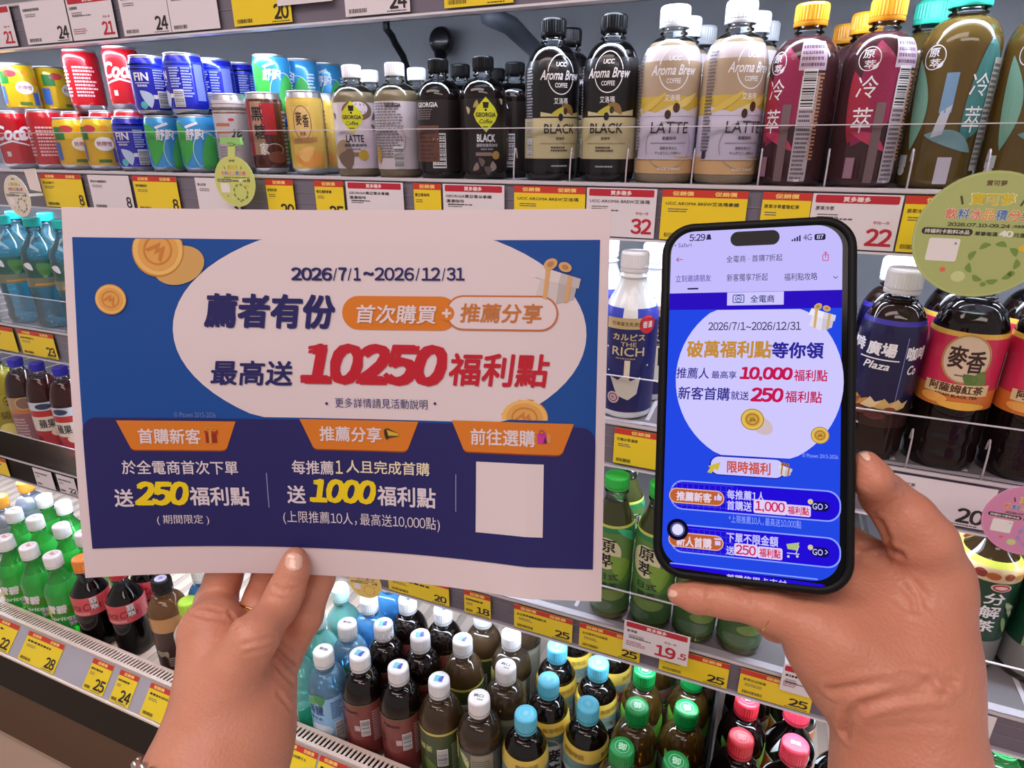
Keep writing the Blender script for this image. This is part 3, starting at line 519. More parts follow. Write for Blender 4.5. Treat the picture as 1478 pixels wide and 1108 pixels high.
tea600('barley_tea', tint((40, 26, 22), .35), [(.010, .126, (196, 204, 208)), (.104, .126, (110, 176, 178)), (.126, .150, (216, 190, 84))], [
    ('t', '無咖啡因', 24, .138, .036, .009, (140, 110, 40), .02), ('t', '麥', 24, .082, .028, .030, K, .03), ('t', '茶', 24, .048, .028, .030, K, .03), ('e', -20, .100, .026, .026, (210, 44, 44)), ('t', '0', -20, .099, .009, .013, W, .02), ('n', -20, .110, .012, .002, 1, W), ('t', '健', -54, .085, .020, .022, K, .02), ('t', '康', -54, .06, .020, .022, K, .02), ('o', 12, .075, .05, .09, .0014, (226, 190, 140)), ('e', -4, .03, .03, .03, (214, 130, 60)), ('l', 60, .09, .02, .06, 10, (90, 130, 170)), ('n', 84, .08, .016, .08, 12, (120, 130, 140)),
    ('t', '麥', -110, .082, .028, .030, K, .03), ('e', 130, .100, .026, .026, (210, 44, 44)), ('t', '無咖啡因', -80, .138, .036, .009, (140, 110, 40), .02)], (96, 196, 228), [('o', 0, 0, .022, .022, .0008, (140, 214, 236)), ('t', '麥', 0, 0, .009, .010, (140, 214, 236))], sh=.60)
tea600('royal_green_tea', tint((128, 96, 44), .35), [(.010, .096, tint((120, 134, 60), .75)), (.096, .124, tint((216, 220, 206), .45))], [
    ('l', -44, .118, .022, .058, 24, (120, 190, 66)), ('l', 52, .112, .024, .060, -28, (110, 186, 60)), ('r', 0, .112, .05, .008, (206, 84, 70)), ('t', '御茶', -6, .080, .034, .022, (226, 226, 200), .03), ('e', 30, .06, .024, .024, (206, 90, 50)), ('l', -20, .05, .03, .06, 40, (206, 160, 50)), ('l', 20, .04, .03, .06, -30, (90, 150, 50)), ('t', '回甘', 40, .085, .026, .014, K, .02), ('l', 160, .11, .024, .06, -28, (110, 186, 60)), ('l', 110, .1, .024, .06, 20, (206, 90, 60))], (16, 140, 66), [('o', 0, 0, .021, .021, .0007, (160, 220, 180)), ('t', '御', 0, 0, .012, .012, (190, 232, 204))], sh=.60, cr=.0185)
tea600('royal_red_tea', tint((44, 24, 20), .4), [(.010, .090, (190, 52, 66)), (.090, .122, tint((226, 210, 206), .45))], [
    ('l', -46, .116, .022, .058, 24, (120, 190, 66)), ('l', 48, .118, .020, .054, -28, (120, 190, 66)), ('t', '紅茶', 10, .086, .030, .018, W, .03), ('t', '0', 30, .075, .012, .018, W, .02), ('e', -20, .06, .026, .026, (226, 130, 120)), ('t', '御', -16, .086, .018, .018, W, .03)], (214, 52, 66), [('o', 0, 0, .021, .021, .0007, (236, 130, 136)), ('t', '御', 0, 0, .012, .012, (240, 150, 152))], sh=.60, cr=.0185)
tea600('fruit_tea', tint((40, 26, 26), .35), [(.010, .108, (226, 128, 46)), (.108, .112, (240, 220, 210))], [('l', -40, .090, .014, .04, 50, (240, 170, 70)), ('t', '果', 0, .08, .024, .026, W, .03), ('l', 50, .07, .02, .05, -30, (236, 190, 80)), ('e', 20, .04, .034, .034, (240, 160, 60))] + [('p', a, .136, [(-.006, -.014), (.004, .0), (-.002, .016)], (206, 220, 226)) for a in (-60, -20, 24, 66, 110, -110)], (232, 70, 96), [('t', '鮮果', 0, .001, .014, .007, (246, 226, 230))], style='cone', sh=.60, cr=.0195)
tea600('blue_drink', tint((150, 214, 255), .5), [(.012, .118, (146, 200, 244)), (.012, .032, (214, 206, 120))], [('t', '海鹽', -10, .092, .032, .022, (40, 70, 130), .02), ('t', '椰子水', -10, .072, .026, .008, (40, 70, 130)), ('l', 0, .114, .020, .03, 30, (60, 150, 90)), ('l', -24, .112, .016, .028, -20, (90, 170, 90)), ('b', 58, .04, .014, .04), ('n', 56, .09, .02, .04, 8, (60, 100, 160)), ('e', 0, .045, .046, .03, (206, 226, 240))], (236, 238, 242), [('t', '鮮剖', 0, .002, .016, .006, (70, 70, 76))], sh=.62, name='water_bottle', H=.198, R=.0338)
tea600('deep_blue_drink', tint((96, 184, 255), .6), [(.012, .118, (40, 120, 214))], [('t', '氣泡', 0, .09, .030, .02, W, .03)], (236, 238, 242), [('t', '三', 0, .002, .010, .007, (60, 140, 120)), ('r',)][:1], sh=.62, name='water_bottle', H=.198, R=.0338)
tea600('aqua_drink', tint((170, 250, 240), .55), [(.012, .060, tint((90, 226, 186), .6))], [('b', 20, .05, .014, .03), ('t', '水', 0, .08, .02, .02, (60, 150, 140), .02)], (206, 240, 236), None, style='cone', sh=.60, shell=tint((176, 234, 226), .12), name='water_bottle', H=.198, R=.0338)
GC = [('o', 0, 0, .022, .021, .0009, (226, 150, 150)), ('t', '雪碧', 0, .001, .014, .009, (206, 110, 110))]
tea600('lime_soda', tint((84, 244, 110), .6), [(.058, .080, tint((120, 206, 60), .6))], [('t', '雪碧', 26, .076, .040, .022, W, .03, .15), ('t', 'Sprite', 26, .050, .046, .014, (226, 240, 226), .02, .2), ('b', 66, .040, .012, .020), ('l', -20, .065, .018, .03, 30, (230, 226, 60)), ('t', '雪碧', 150, .076, .040, .022, W, .03, .15)], (240, 238, 240), GC, style='cone', sh=.56, fill=.68, shell=tint((110, 240, 130), .25), name='soda_bottle', H=.198, R=.0338)
tea600('cola_bottle', tint((22, 12, 12), .5), [(.088, .132, (206, 84, 92))], [('t', 'Coca', -6, .110, .036, .018, (150, 30, 44), .02, .3), ('t', 'Cola', 54, .110, .034, .018, (150, 30, 44), .02, .3), ('b', 62, .116, .012, .026), ('n', 20, .094, .04, .006, 2, (240, 200, 200)), ('t', 'Coca', 150, .110, .036, .018, (150, 30, 44), .02, .3)], (200, 40, 50), None, style='cone', sh=.60, fill=.74, name='soda_bottle')
tea600('cola_orange', tint((22, 12, 12), .5), [(.088, .132, (206, 84, 92))], [('t', 'Coca', -6, .110, .036, .018, (150, 30, 44), .02, .3), ('t', 'Cola', 54, .110, .034, .018, (150, 30, 44), .02, .3), ('b', 62, .116, .012, .026), ('n', 20, .094, .04, .006, 2, (240, 200, 200)), ('t', 'Coca', 150, .110, .036, .018, (150, 30, 44), .02, .3)], (238, 140, 60), None, style='cone', sh=.60, fill=.74, name='soda_bottle')
tea600('iced_coffee', tint((150, 104, 64), .8), [(.012, .104, (64, 44, 42)), (.104, .138, (196, 146, 96))], [('t', '咖啡', 10, .05, .026, .016, (206, 190, 170), .02), ('n', 40, .03, .02, .024, 5, (190, 180, 170)), ('e', -20, .08, .03, .03, (110, 70, 50))], (30, 26, 30), [('e', 0, 0, .024, .022, (206, 200, 232)), ('t', '杯', 0, 0, .010, .010, (90, 80, 160))], sh=.66, name='coffee_bottle', cr=.0190)
tea600('lime_cap_milk', pm((226, 226, 220), .3, coat=.4), [], [('l', 0, .07, .03, .06, 20, (150, 190, 80)), ('t', '優酪', 10, .09, .03, .02, (80, 130, 50), .02)], (176, 224, 60), None, shell=pm((226, 226, 220), .3, coat=.4), style='cone', name='yogurt_bottle', H=.19)
tea600('silver_pack', pm((150, 160, 176), .25, metal=.5), [(.012, .14, (150, 160, 176))], [('l', 0, .08, .03, .07, 20, (90, 150, 150))], (240, 166, 60), None, shell=pm((150, 160, 176), .25, metal=.5), name='soda_bottle')
tea600('green_can_tea', tint((60, 150, 70), .5), [(.02, .12, (60, 150, 70))], [('t', '茶', 0, .08, .02, .02, W, .02)], (70, 206, 120), None, name='tea_bottle')

# ------------------------------------------------------------------ upper shelf
Z1 = ROWS[1][0]; UP = Z1 + .1012
g = 'drinks on the upper shelf'
row(1, [('cola', 14, .943, 50, 'red cola can at the far left end of the upper shelf, script lettering facing out'),
        ('cola', 62, .943, 200, 'red cola can turned to its small print, left of the yellow cans'),
        ('lemon_tea', 101, .943, 62, 'yellow tea can with green patch, left one of the lower yellow pair'),
        ('lemon_tea', 142, .943, 44, 'yellow tea can with white cloud emblem, right one of the lower yellow pair'),
        ('blue_can', 187, .943, 30, 'dark blue can on the shelf itself beside the yellow cans, under the blue stack'),
        ('sport_can', 234, .943, 46, 'green and blue sports drink can with white characters, left of the lower pair'),
        ('sport_can', 282, .943, 34, 'green and blue sports drink can nearest the white flower can'),
        ('flower_can', 330, .943, 30, 'tall white and brown striped can behind the green leaf-shaped sign clip'),
        ('sugar_can', 379, .943, 38, 'tall dark red can with black brush characters'),
        ('tea_can', 438, .943, 40, 'tall yellow milk tea can with brown framed characters'),
        ('cola', 62, 1.012, 20, 'red cola can in the second row, above the left cola pair'),
        ('cola', 112, 1.012, 60, 'red cola can in the second row behind the left yellow can'),
        ('cola', 152, 1.012, 46, 'red cola can in the second row over the right yellow can'),
        ('cola', 188, 1.012, 40, 'red cola can in the second row behind the lower dark blue can'),
        ('blue_can', 232, 1.012, 10, 'blue can in the second row behind the left lower sports can'),
        ('sport_can', 274, 1.012, 20, 'sports drink can in the second row behind the right lower sports can'),
        ('tea_can', 464, 1.010, 20, 'yellow milk tea can in the second row behind the front one'),
        ('sport_can', 330, 1.012, 0, 'sports drink can hidden in the second row behind the flower can'),
        ('sport_can', 380, 1.012, 0, 'sports drink can in the second row behind the dark red can'),
        ('blue_can', 345, 1.085, 30, 'blue can of the third row, hidden beneath the stacked blue can with the dolphin tail'), ('sport_can', 431, 1.085, 20, 'sports can of the third row, hidden beneath the stacked light blue cans'), ('sport_can', 466, 1.155, 0, 'sports can of the fourth row, hidden beneath the rearmost light blue can')], 'cans standing on the upper shelf')
row(1, [('lemon_tea', 22, 1.012, 60, 'bright yellow can stacked on top at the far left of the upper shelf', Z1 + .1165),
        ('lemon_tea', 66, 1.075, 100, 'green and yellow can stacked second from the left on top of the colas', Z1 + .1165),
        ('cola', 114, 1.012, 200, 'faded red can lying in shade on the stack left of the upright cola', Z1 + .1165),
        ('cola', 172, 1.012, 40, 'red cola can stacked on top, just left of the blue stack', Z1 + .1165),
        ('blue_can', 212, .943, 36, 'bright blue dolphin can stacked on top, leftmost of the blue stack', UP),
        ('blue_can', 262, .943, -20, 'bright blue can stacked on top showing its white table of small print', UP),
        ('blue_can', 308, 1.018, -30, 'bright blue can stacked on top, third from the left', UP + .0),
        ('blue_can', 345, 1.085, 10, 'bright blue can stacked on top beside the light blue cans', UP),
        ('sport_can', 390, 1.018, 38, 'light blue sports can stacked on top with white characters, leftmost of three', UP),
        ('sport_can', 431, 1.085, -10, 'light blue sports can stacked on top, middle of three', UP),
        ('sport_can', 466, 1.155, 30, 'light blue sports can stacked on top, rightmost and nearest the white-capped coffee', UP)], 'cans stacked on other cans')
row(1, [('milk_coffee', 507, .938, 26, 'milk coffee bottle with yellow diamond label facing out'),
        ('milk_coffee', 533, 1.012, 0, 'milk coffee bottle in the second row between the two front milk coffees'),
        ('milk_coffee', 569, .938, 186, 'milk coffee bottle turned to its grey ingredients label'),
        ('milk_coffee', 601, 1.012, 20, 'milk coffee bottle in the second row right of the turned one'),
        ('dark_coffee', 632, .938, 188, 'black coffee bottle turned to its barcode, left of the diamond-labelled one'),
        ('dark_coffee', 664, 1.012, 190, 'black coffee bottle in the second row between the two front black ones'),
        ('dark_coffee', 697, .938, 30, 'black coffee bottle with yellow diamond label facing out'),
        ('dark_coffee', 743, 1.022, 170, 'black coffee bottle set back beside the tall dark brew'),
        ('dark_coffee', 716, 1.09, 0, 'black coffee bottle in the third row, cap just showing'),
        ('dark_coffee', 773, 1.10, 0, 'black coffee bottle in the back row, mostly behind the tall dark brew')], 'small coffee bottles on the upper shelf')
row(1, [('black_brew', 799, .945, 38, 'tall black coffee bottle with cream band, left of the front pair'),
        ('black_brew', 888, .945, 8, 'tall black coffee bottle with cream band, right of the front pair'),
        ('black_brew', 823, 1.03, 10, 'tall black coffee bottle in the second row behind the left one'),
        ('latte_brew', 964, .945, 16, 'tall tan latte bottle with white cap, left of the front pair'),
        ('latte_brew', 1062, .945, 36, 'tall tan latte bottle with white cap, right of the front pair'),
        ('latte_brew', 993, 1.03, 20, 'latte bottle in the second row behind the left latte'),
        ('latte_brew', 1016, 1.115, 0, 'latte bottle in the third row behind the left latte'),
        ('latte_brew', 1092, 1.03, 0, 'latte bottle in the second row behind the right latte'),
        ('latte_brew', 1106, 1.115, 0, 'latte bottle in the third row behind the right latte')], 'tall coffee bottles on the upper shelf')
row(1, [('purple_tea', 1167, .945, -38, 'dark red tea bottle with orange cap, left of the front pair'),
        ('purple_tea', 1275, .945, -10, 'dark red tea bottle with orange cap, right of the front pair'),
        ('purple_tea', 1255, 1.035, 0, 'orange-capped tea bottle in the second row behind the right front one'),
        ('purple_tea', 1225, 1.12, 0, 'orange-capped tea bottle in the third row, dim between the two front ones'),
        ('green_tea', 1405, .954, 0, 'golden green tea bottle with turquoise cap, complete one left of the frame edge'),
        ('green_tea', 1502, .954, 10, 'golden green tea bottle with turquoise cap, cut by the right frame edge'),
        ('green_tea', 1330, 1.06, -30, 'green tea bottle in the second row, dim behind the right dark red tea')], 'cold tea bottles on the upper shelf')
# ------------------------------------------------------------------ second shelf
row(2, [('water', 2, .882, 56, 'clear water bottle with turquoise cap, cut by the left frame edge'),
        ('water', 46, .882, 50, 'clear water bottle with turquoise cap, middle of the three'),
        ('water', 88, .882, 46, 'clear water bottle with turquoise cap, right one beside the paper'),
        ('water', 20, .962, 40, 'water bottle in the second row between the left and middle ones'),
        ('water', 66, .962, 40, 'water bottle in the second row between the middle and right ones'),
        ('water', 104, .962, 40, 'water bottle in the second row half behind the paper'),
        ('milk_soda', 917, .886, 10, 'dark blue and white milk drink bottle between the paper and the phone'),
        ('milk_soda', 948, .970, 30, 'white-capped milk drink bottle in the second row behind the phone edge'),
        ('milk_soda', 876, .995, 60, 'milk drink bottle in the second row behind the paper edge'),
        ('navy_coffee', 1307, .882, -30, 'navy blue coffee bottle with tall white cap in front'),
        ('navy_coffee', 1296, .965, 60, 'navy blue coffee bottle in the second row behind the front one'),
        ('navy_coffee', 1248, .962, 20, 'navy blue coffee bottle in the second row beside the phone'),
        ('pink_tea', 1422, .886, -8, 'black tea bottle with pink label under the big green round sign'),
        ('pink_tea', 1520, .886, 0, 'black tea bottle with pink label at the right frame edge'),
        ('pink_tea', 1384, .972, 70, 'pink-labelled tea bottle in the second row left of the front one'),
        ('pink_tea', 1478, .972, 70, 'pink-labelled tea bottle in the second row between the two front ones')], 'bottles on the second shelf')
# ------------------------------------------------------------------ third shelf
row(3, [('yellow_tea', -12, .822, 50, 'pale yellow tea bottle at the left frame edge of the third shelf'),
        ('plum_juice', 22, .822, 50, 'brown juice bottle with blue cap next to the yellow one'),
        ('red_juice', 53, .822, 54, 'red juice bottle with blue cap, middle of the blue caps'),
        ('red_juice', 87, .822, 30, 'red juice bottle with blue cap, tight against the paper edge'),
        ('leaf_tea', 892, .818, 4, 'green tea bottle with black brush characters beside the paper edge'),
        ('leaf_tea', 950, .818, -10, 'green tea bottle partly behind the left edge of the phone'),
        ('leaf_tea', 1012, .818, 30, 'green tea bottle with only its foot showing under the phone, left one'),
        ('leaf_tea', 1075, .818, 30, 'green tea bottle with only its foot showing under the phone beside the ring'),
        ('leaf_tea', 906, .890, 50, 'green tea bottle in the second row between the two front ones'),
        ('dark_green_tea', 1446, .878, 0, 'dark green tea bottle with three white characters, right of the wrist', ZB),
        ('dark_green_tea', 1532, .878, 20, 'dark green tea bottle cut by the right frame edge', ZB),
        ('dark_green_tea', 1400, .968, 30, 'dark green tea bottle in the second row above the knuckle', ZB)], 'bottles on the third shelf')
# ------------------------------------------------------------------ bottom deck
def deckrow(items, group):
    for it in items:
        k, px, py = it[:3]; z = -1.0270; H = KINDS[k][3]; d = ray(px, py); P = d * ((z + H) / d[2]); stand(k, P[0], P[1], z, it[3], it[4], group, .6295)
deckrow([('red_tea', 518, 942, 0, 'red tea bottle, front row, left one with barcode'), ('red_tea', 573, 960, 10, 'red tea bottle, front row, right one beside the brown tea'),
         ('red_tea', 553, 899, 20, 'dark tea bottle in the second row behind the left red tea'), ('red_tea', 605, 915, 30, 'dark tea bottle in the second row behind the right red tea'),
         ('red_tea', 585, 866, 0, 'dark tea bottle in the back row, left one under the yellow tag'), ('red_tea', 632, 880, 0, 'dark tea bottle in the back row, right one under the price 20'),
         ('brown_tea', 630, 978, 10, 'brown green-tea bottle with yellow ring in the front row'), ('brown_tea', 668, 921, 0, 'brown green-tea bottle in the second row'), ('brown_tea', 692, 884, 0, 'brown green-tea bottle in the back row under the price 18'),
         ('grey_tea', 684, 1013, 10, 'white-capped tea bottle with grey-green label, front one of three'), ('grey_tea', 719, 972, 0, 'white-capped tea bottle with cream cap print, middle one of three'), ('grey_tea', 727, 919, 20, 'white-capped tea bottle with upright cap print, rear one of three'), ('grey_tea', 745, 872, 50, 'grey-labelled tea bottle behind the three white caps, under the tag reading 18')], 'tea bottles with white caps')
deckrow([('barley_tea', 759, 1029, 0, 'barley tea bottle with light blue cap, frontmost left'), ('barley_tea', 783, 980, 10, 'barley tea bottle with light blue cap, second in the left file'), ('barley_tea', 804, 936, 20, 'barley tea bottle with light blue cap, third in the left file under the tag'),
         ('barley_tea', 843, 1010, 60, 'barley tea bottle with light blue cap, front of the right file with red zero badge'), ('barley_tea', 862, 953, 30, 'barley tea bottle with light blue cap, rear of the right file'), ('barley_tea', 822, 905, 0, 'barley tea bottle in the fourth row behind the tag, left'), ('barley_tea', 880, 920, 50, 'barley tea bottle in the third row with red badge behind the tag')], 'barley tea bottles with light blue caps')
deckrow([('royal_green_tea', 898, 1078, 0, 'green-capped tea bottle, frontmost of the left file'), ('royal_green_tea', 914, 1019, 10, 'green-capped tea bottle, second of the left file'), ('royal_green_tea', 931, 966, 0, 'green-capped tea bottle, rear of the left file with glowing cap'),
         ('royal_green_tea', 975, 1097, 0, 'green-capped tea bottle, frontmost of the right file'), ('royal_green_tea', 988, 1040, 20, 'green-capped tea bottle, second of the right file'), ('royal_green_tea', 997, 988, 0, 'green-capped tea bottle, rear of the right file with glowing cap'), ('royal_green_tea', 946, 920, 30, 'green-capped tea bottle behind the left file, hidden by the price tags above'), ('royal_green_tea', 1007, 940, 30, 'green-capped tea bottle behind the right file, hidden by the price tags above')], 'green tea bottles with green caps')
deckrow([('royal_red_tea', 1069, 1062, 0, 'red-capped tea bottle with round cap mark, front one of the file'), ('royal_red_tea', 1079, 1011, 10, 'red-capped tea bottle with round cap mark, rear one of the file'),
         ('fruit_tea', 1148, 1072, 0, 'fruit tea bottle with pink cap and orange label, front one'), ('fruit_tea', 1152, 1020, 20, 'fruit tea bottle with pink cap, rear one under the price 25'), ('royal_red_tea', 1088, 963, 30, 'red-capped tea bottle behind the file of two, under the last tag reading 25'), ('fruit_tea', 1157, 972, 40, 'fruit tea bottle behind the pink caps, under the last tag reading 25'), ('fruit_tea', 1212, 1048, 20, 'fruit tea bottle with orange label half behind the wrist')], 'tea bottles with red caps')
deckrow([('blue_drink', 466, 944, 4, 'pale blue coconut drink bottle with white cap, front one'), ('blue_drink', 500, 900, 10, 'pale blue coconut drink bottle with white cap, rear one'), ('deep_blue_drink', 532, 862, 0, 'deep blue drink bottle with white cap under the yellow round sign'), ('deep_blue_drink', 560, 830, 0, 'deep blue drink bottle in the back row beside the yellow tag'),
         ('aqua_drink', 431, 950, 0, 'turquoise drink bottle beside the wrist, front one'), ('aqua_drink', 462, 896, 10, 'turquoise drink bottle, second in the file by the hand'), ('aqua_drink', 490, 846, 0, 'turquoise drink bottle with glowing cap, rear of the file by the hand')], 'blue and turquoise drinks')
deckrow([('lime_soda', 73, 800, 0, 'green soda bottle with white cap, front row, right one'), ('lime_soda', 38, 788, -10, 'green soda bottle with white cap, front row, second from the right'), ('lime_soda', 3, 776, 0, 'green soda bottle with white cap, front row at the left frame edge'),
         ('lime_soda', 87, 757, 10, 'green soda bottle with white cap, second row, second from the right'), ('lime_soda', 49, 746, 0, 'green soda bottle with white cap, second row, third from the right'), ('lime_soda', 18, 735, 20, 'green soda bottle with white cap, second row, leftmost'), ('lime_soda', 119, 768, 0, 'green soda bottle with white cap, second row, half behind the paper'),
         ('lime_soda', 89, 725, 0, 'green soda bottle with white cap, third row, right one'), ('lime_soda', 62, 715, 0, 'green soda bottle with white cap, third row, left one under the cream tag'),
         ('silver_pack', 34, 694, 20, 'silver drink in the last row behind the green sodas'), ('silver_pack', 8, 716, 0, 'silver drink with orange cap behind the green sodas, far left')], 'green sodas with white caps')
deckrow([('cola_orange', 116, 804, 0, 'dark cola bottle with orange cap at the lower left corner of the paper'), ('cola_bottle', 168, 814, 4, 'dark cola bottle with red label and barcode, right of the front pair'), ('cola_bottle', 200, 786, 60, 'dark cola bottle in the second row behind the right one'),
         ('iced_coffee', 232, 834, 0, 'brown iced coffee bottle with black cap between the cola and the hand'), ('lime_cap_milk', 270, 866, 0, 'white yogurt bottle with lime green cap against the hand'), ('deep_blue_drink', 284, 820, 0, 'pale blue drink behind the lime green cap')], 'colas and coffee by the hand')
deckrow([('green_can_tea', 1457, 1062, 0, 'green-capped drink at the lower right corner of the frame'), ('green_can_tea', 1500, 1050, 0, 'green-capped drink cut by the right frame edge')], 'green caps in the lower right corner')
settle()
# ================================================================== PRICE TAGS
YEL = (244, 214, 40); RED = (206, 56, 44); CRIM = (190, 34, 56); TW = (232, 224, 232)
def price_tag(pl, w, h, kindc, title, price, label, group, seed=0, heads=1, sub=None):
    mb = MB(); base = YEL if kindc == 'Y' else TW; t = .0006
    V = [pl.o + pl.u * sx * w / 2 + pl.w * sy * h / 2 + pl.n * dz for dz in (-t, 0) for sx, sy in ((-1, -1), (1, -1), (1, 1), (-1, 1))]
    mb.add(V, [(0, 3, 2, 1), (4, 5, 6, 7), (0, 1, 5, 4), (1, 2, 6, 5), (2, 3, 7, 6), (3, 0, 4, 7)], pm(base, .4))
    hh = .0095 if h > .04 else .007; top = h / 2; dark = ink((52, 44, 46))
    if kindc == 'Y':
        pl.put(mb, rect(w, hh), 0, top - hh / 2, ink(RED), 1)
        for i in range(heads): pl.text(mb, '促銷價', w * ((i + .5) / heads - .5), top - hh / 2, min(w * .6 / heads, .028), hh * .62, ink((250, 214, 120)), 2, .03)
    elif kindc == 'M':
        pl.put(mb, rrect(w * .93, hh, .002), 0, top - hh / 2 - .0015, ink(CRIM), 1); pl.text(mb, '買多賺多', 0, top - hh / 2 - .0015, min(w * .45, .030), hh * .66, ink((244, 226, 226)), 2, .03)
    else: hh = .004
    y = top - hh - .008
    if title:
        tw = min(w * .86, .0052 * len(title) + (.0 if ord(title[0]) > 255 else .010)); pl.text(mb, title, -w * .45 + tw / 2, y, tw, .0050, dark, 2, .012)
        if sub: pl.text(mb, sub, -w * .45 + w * .15, y - .0075, w * .3, .0050, dark, 2, .012)
    else: V, F = lines(w * .7, .0045, 1, seed, .8, .1); pl.put(mb, (V, F), -w * .08, y, dark, 2)
    pl.put(mb, lines(w * .24, .006, 2, seed + 3, .4, .5), -w * .30, y - (.009 if not sub else .014), ink((110, 100, 96)), 2)
    if kindc == 'M': pl.put(mb, lines(w * .42, .0022, 1, seed + 5, .8, .1), -w * .2, y - .0125, ink((90, 84, 92)), 2)
    if h > .03:
        if kindc == 'M': pl.put(mb, lines(w * .30, .010, 3, seed + 9, .5, .3), -w * .30, -top + .014, ink((176, 120, 130)), 2)
        else: pl.put(mb, bars(w * .28, .0055, 26, seed), -w * .30, -top + .0065, dark, 2)
    if price:
        pw, phh = (.0145 * len(price.replace('.', '')) + (.003 if '.' in price else 0)), .0212
        if h < .052: pw, phh = pw * .86, .0140
        c = ink(CRIM) if kindc == 'M' else ink((40, 34, 36))
        x = w * .46 - pw / 2; yy = -top + phh / 2 + .005
        if '.' in price:
            a, b = price.split('.'); pl.text(mb, a, x - .006, yy, pw * .66, phh, c, 2, .03); pl.text(mb, '.' + b, x + pw * .40, yy, pw * .26, phh * .55, c, 2, .03)
        else: pl.text(mb, price, x, yy, pw, phh, c, 2, .028)
        if kindc == 'M': pl.text(mb, '平均一件', x, yy + phh * .82, .018, .0042, ink((176, 60, 80)), 2, .01)
        else: pl.put(mb, lines(pw * 1.2, .0016, 1, seed, .8, .1), x - .002, -top + .0025, dark, 2)
    return tag(mb.build('price_tag'), label, 'price tag', group)
TH = {4: (.004, .047), 0: (.002, .068), 1: (.006, .066), 2: (.006, .058), 3: (.004, .047)}
def rail_tag(r, x0, x1, kindc, title, price, label, heads=1, dz=0, dy=0, sub=None, h=None):
    zt, Y, rh = ROWS[r]; a, hh = TH[r]; hh = h or hh; z = zt - a - hh / 2 + dz; Yp = Y - .0075 - dy
    X0, X1 = xat(x0, Yp, z), xat(x1, Yp, z); pl = Plane(((X0 + X1) / 2, Yp, z), (1, 0, 0), (0, 0, 1))
    return price_tag(pl, X1 - X0, hh, kindc, title, price, label, ('price tags along the top rail', 'price tags on the upper shelf rail', 'price tags on the second shelf rail', 'price tags on the third shelf rail', 'price tags on the third shelf rail')[r], int(x0 + 1000 * r), heads, sub)
rail_tag(0, -40, 19, 'M', None, '21', 'white tag with red 21, cut by the left frame edge on the top rail')
rail_tag(0, 34, 98, 'W', '伯朗咖啡曼特寧風味', '24', 'white tag with black 24, leftmost black price on the top rail')
rail_tag(0, 100, 164, 'M', '伯朗咖啡', '21', 'white tag with red header and red 21 over the stacked red can')
rail_tag(0, 174, 242, 'W', '伯朗咖啡藍山風味', '24', 'white tag with black 24 over the blue cans')
rail_tag(0, 243, 313, 'W', '伯朗咖啡', '', 'white tag with small print beside the black 24 over the blue cans')
rail_tag(0, 334, 418, 'Y', '麥香粹200P能量飲料', '20', 'yellow tag reading 20 on the top rail')
rail_tag(0, 396, 476, 'M', None, '16.5', 'white tag with red 16.5 overlapping the yellow tag', dz=.022, dy=.003)
rail_tag(0, 496, 590, 'W', None, '24', 'cream tag with large black 24 above the hanging cable')
rail_tag(0, 640, 741, 'Y', None, '26', 'yellow tag above the round black plug')
rail_tag(0, 824, 884, 'W', None, '', 'small white tag above the tall black coffees', dz=.004)
rail_tag(1, 62, 121, 'Y', '泰山冰鎮PTY', '8', 'yellow tag reading 8 under the yellow cans', 2)
rail_tag(1, 131, 190, 'W', '黑松FIN補給飲料', '8', 'white tag reading 8 under the lower blue can')
rail_tag(1, 195, 258, 'Y', '舒跑運動飲料', '8', 'yellow tag reading 8 under the lower sports cans', 2)
rail_tag(1, 285, 345, 'W', '泰山花茶', '3', 'white tag half behind the small yellow-green round sign')
rail_tag(1, 386, 425, 'Y', '麥香奶茶', '20', 'narrow yellow tag under the dark red can')
rail_tag(1, 456, 497, 'Y', '喬亞濃醇拿鐵', '25', 'narrow yellow tag under the first milk coffee')
rail_tag(1, 501, 583, 'M', 'GEORGIA喬亞雪朵拿鐵', '', 'white tag with red header under the turned milk coffee', sub='濃濃咖啡')
rail_tag(1, 598, 637, 'Y', '喬亞黑咖啡', '25', 'narrow yellow tag under the turned black coffee')
rail_tag(1, 640, 728, 'M', 'GEORGIA喬亞雪朵拿鐵', '', 'white tag with red header under the diamond-labelled black coffee', sub='濃濃咖啡')
rail_tag(1, 742, 844, 'Y', 'UCC AROMA BREW艾洛瑪', '35', 'wide yellow tag with two red header words under the tall black coffee', 2)
rail_tag(1, 846, 946, 'M', 'UCC AROMA BREW艾洛瑪', '32', 'white tag with red 32 at the upper right corner of the paper')
rail_tag(1, 954, 1076, 'Y', 'UCC AROMA BREW艾洛瑪拿鐵', '35', 'wide yellow tag under the lattes, above the phone', 2)
rail_tag(1, 1097, 1167, 'Y', '原萃冷萃蜜香紅茶', '', 'yellow tag behind the top right of the phone')
rail_tag(1, 1168, 1297, 'M', '原萃冷萃', '22', 'white tag with red 22 right of the phone')
rail_tag(1, 1300, 1400, 'Y', '原萃冷萃青茶', '', 'yellow tag partly behind the big green round sign')
rail_tag(2, -30, 22, 'Y', None, '', 'yellow tag cut by the left frame edge on the second shelf')
rail_tag(2, 29, 80, 'Y', '泰寶海洋鹼性離子水', '23', 'yellow tag reading 23 under the water bottles', 2)
rail_tag(2, 886, 962, 'Y', '可爾必思濃厚', '', 'yellow tag between the paper and the phone')
rail_tag(2, 1255, 1432, 'W', '一麥香阿薩姆紅茶', '20', 'large white tag reading 20 above the thumb')
rail_tag(2, 1446, 1540, 'Y', None, '', 'yellow tag behind the pink round sign')
rail_tag(3, -22, 11, 'Y', None, '', 'yellow tag cut by the left frame edge on the third shelf')
rail_tag(3, 50, 77, 'W', None, '', 'small cream tag left of the one reading 22')
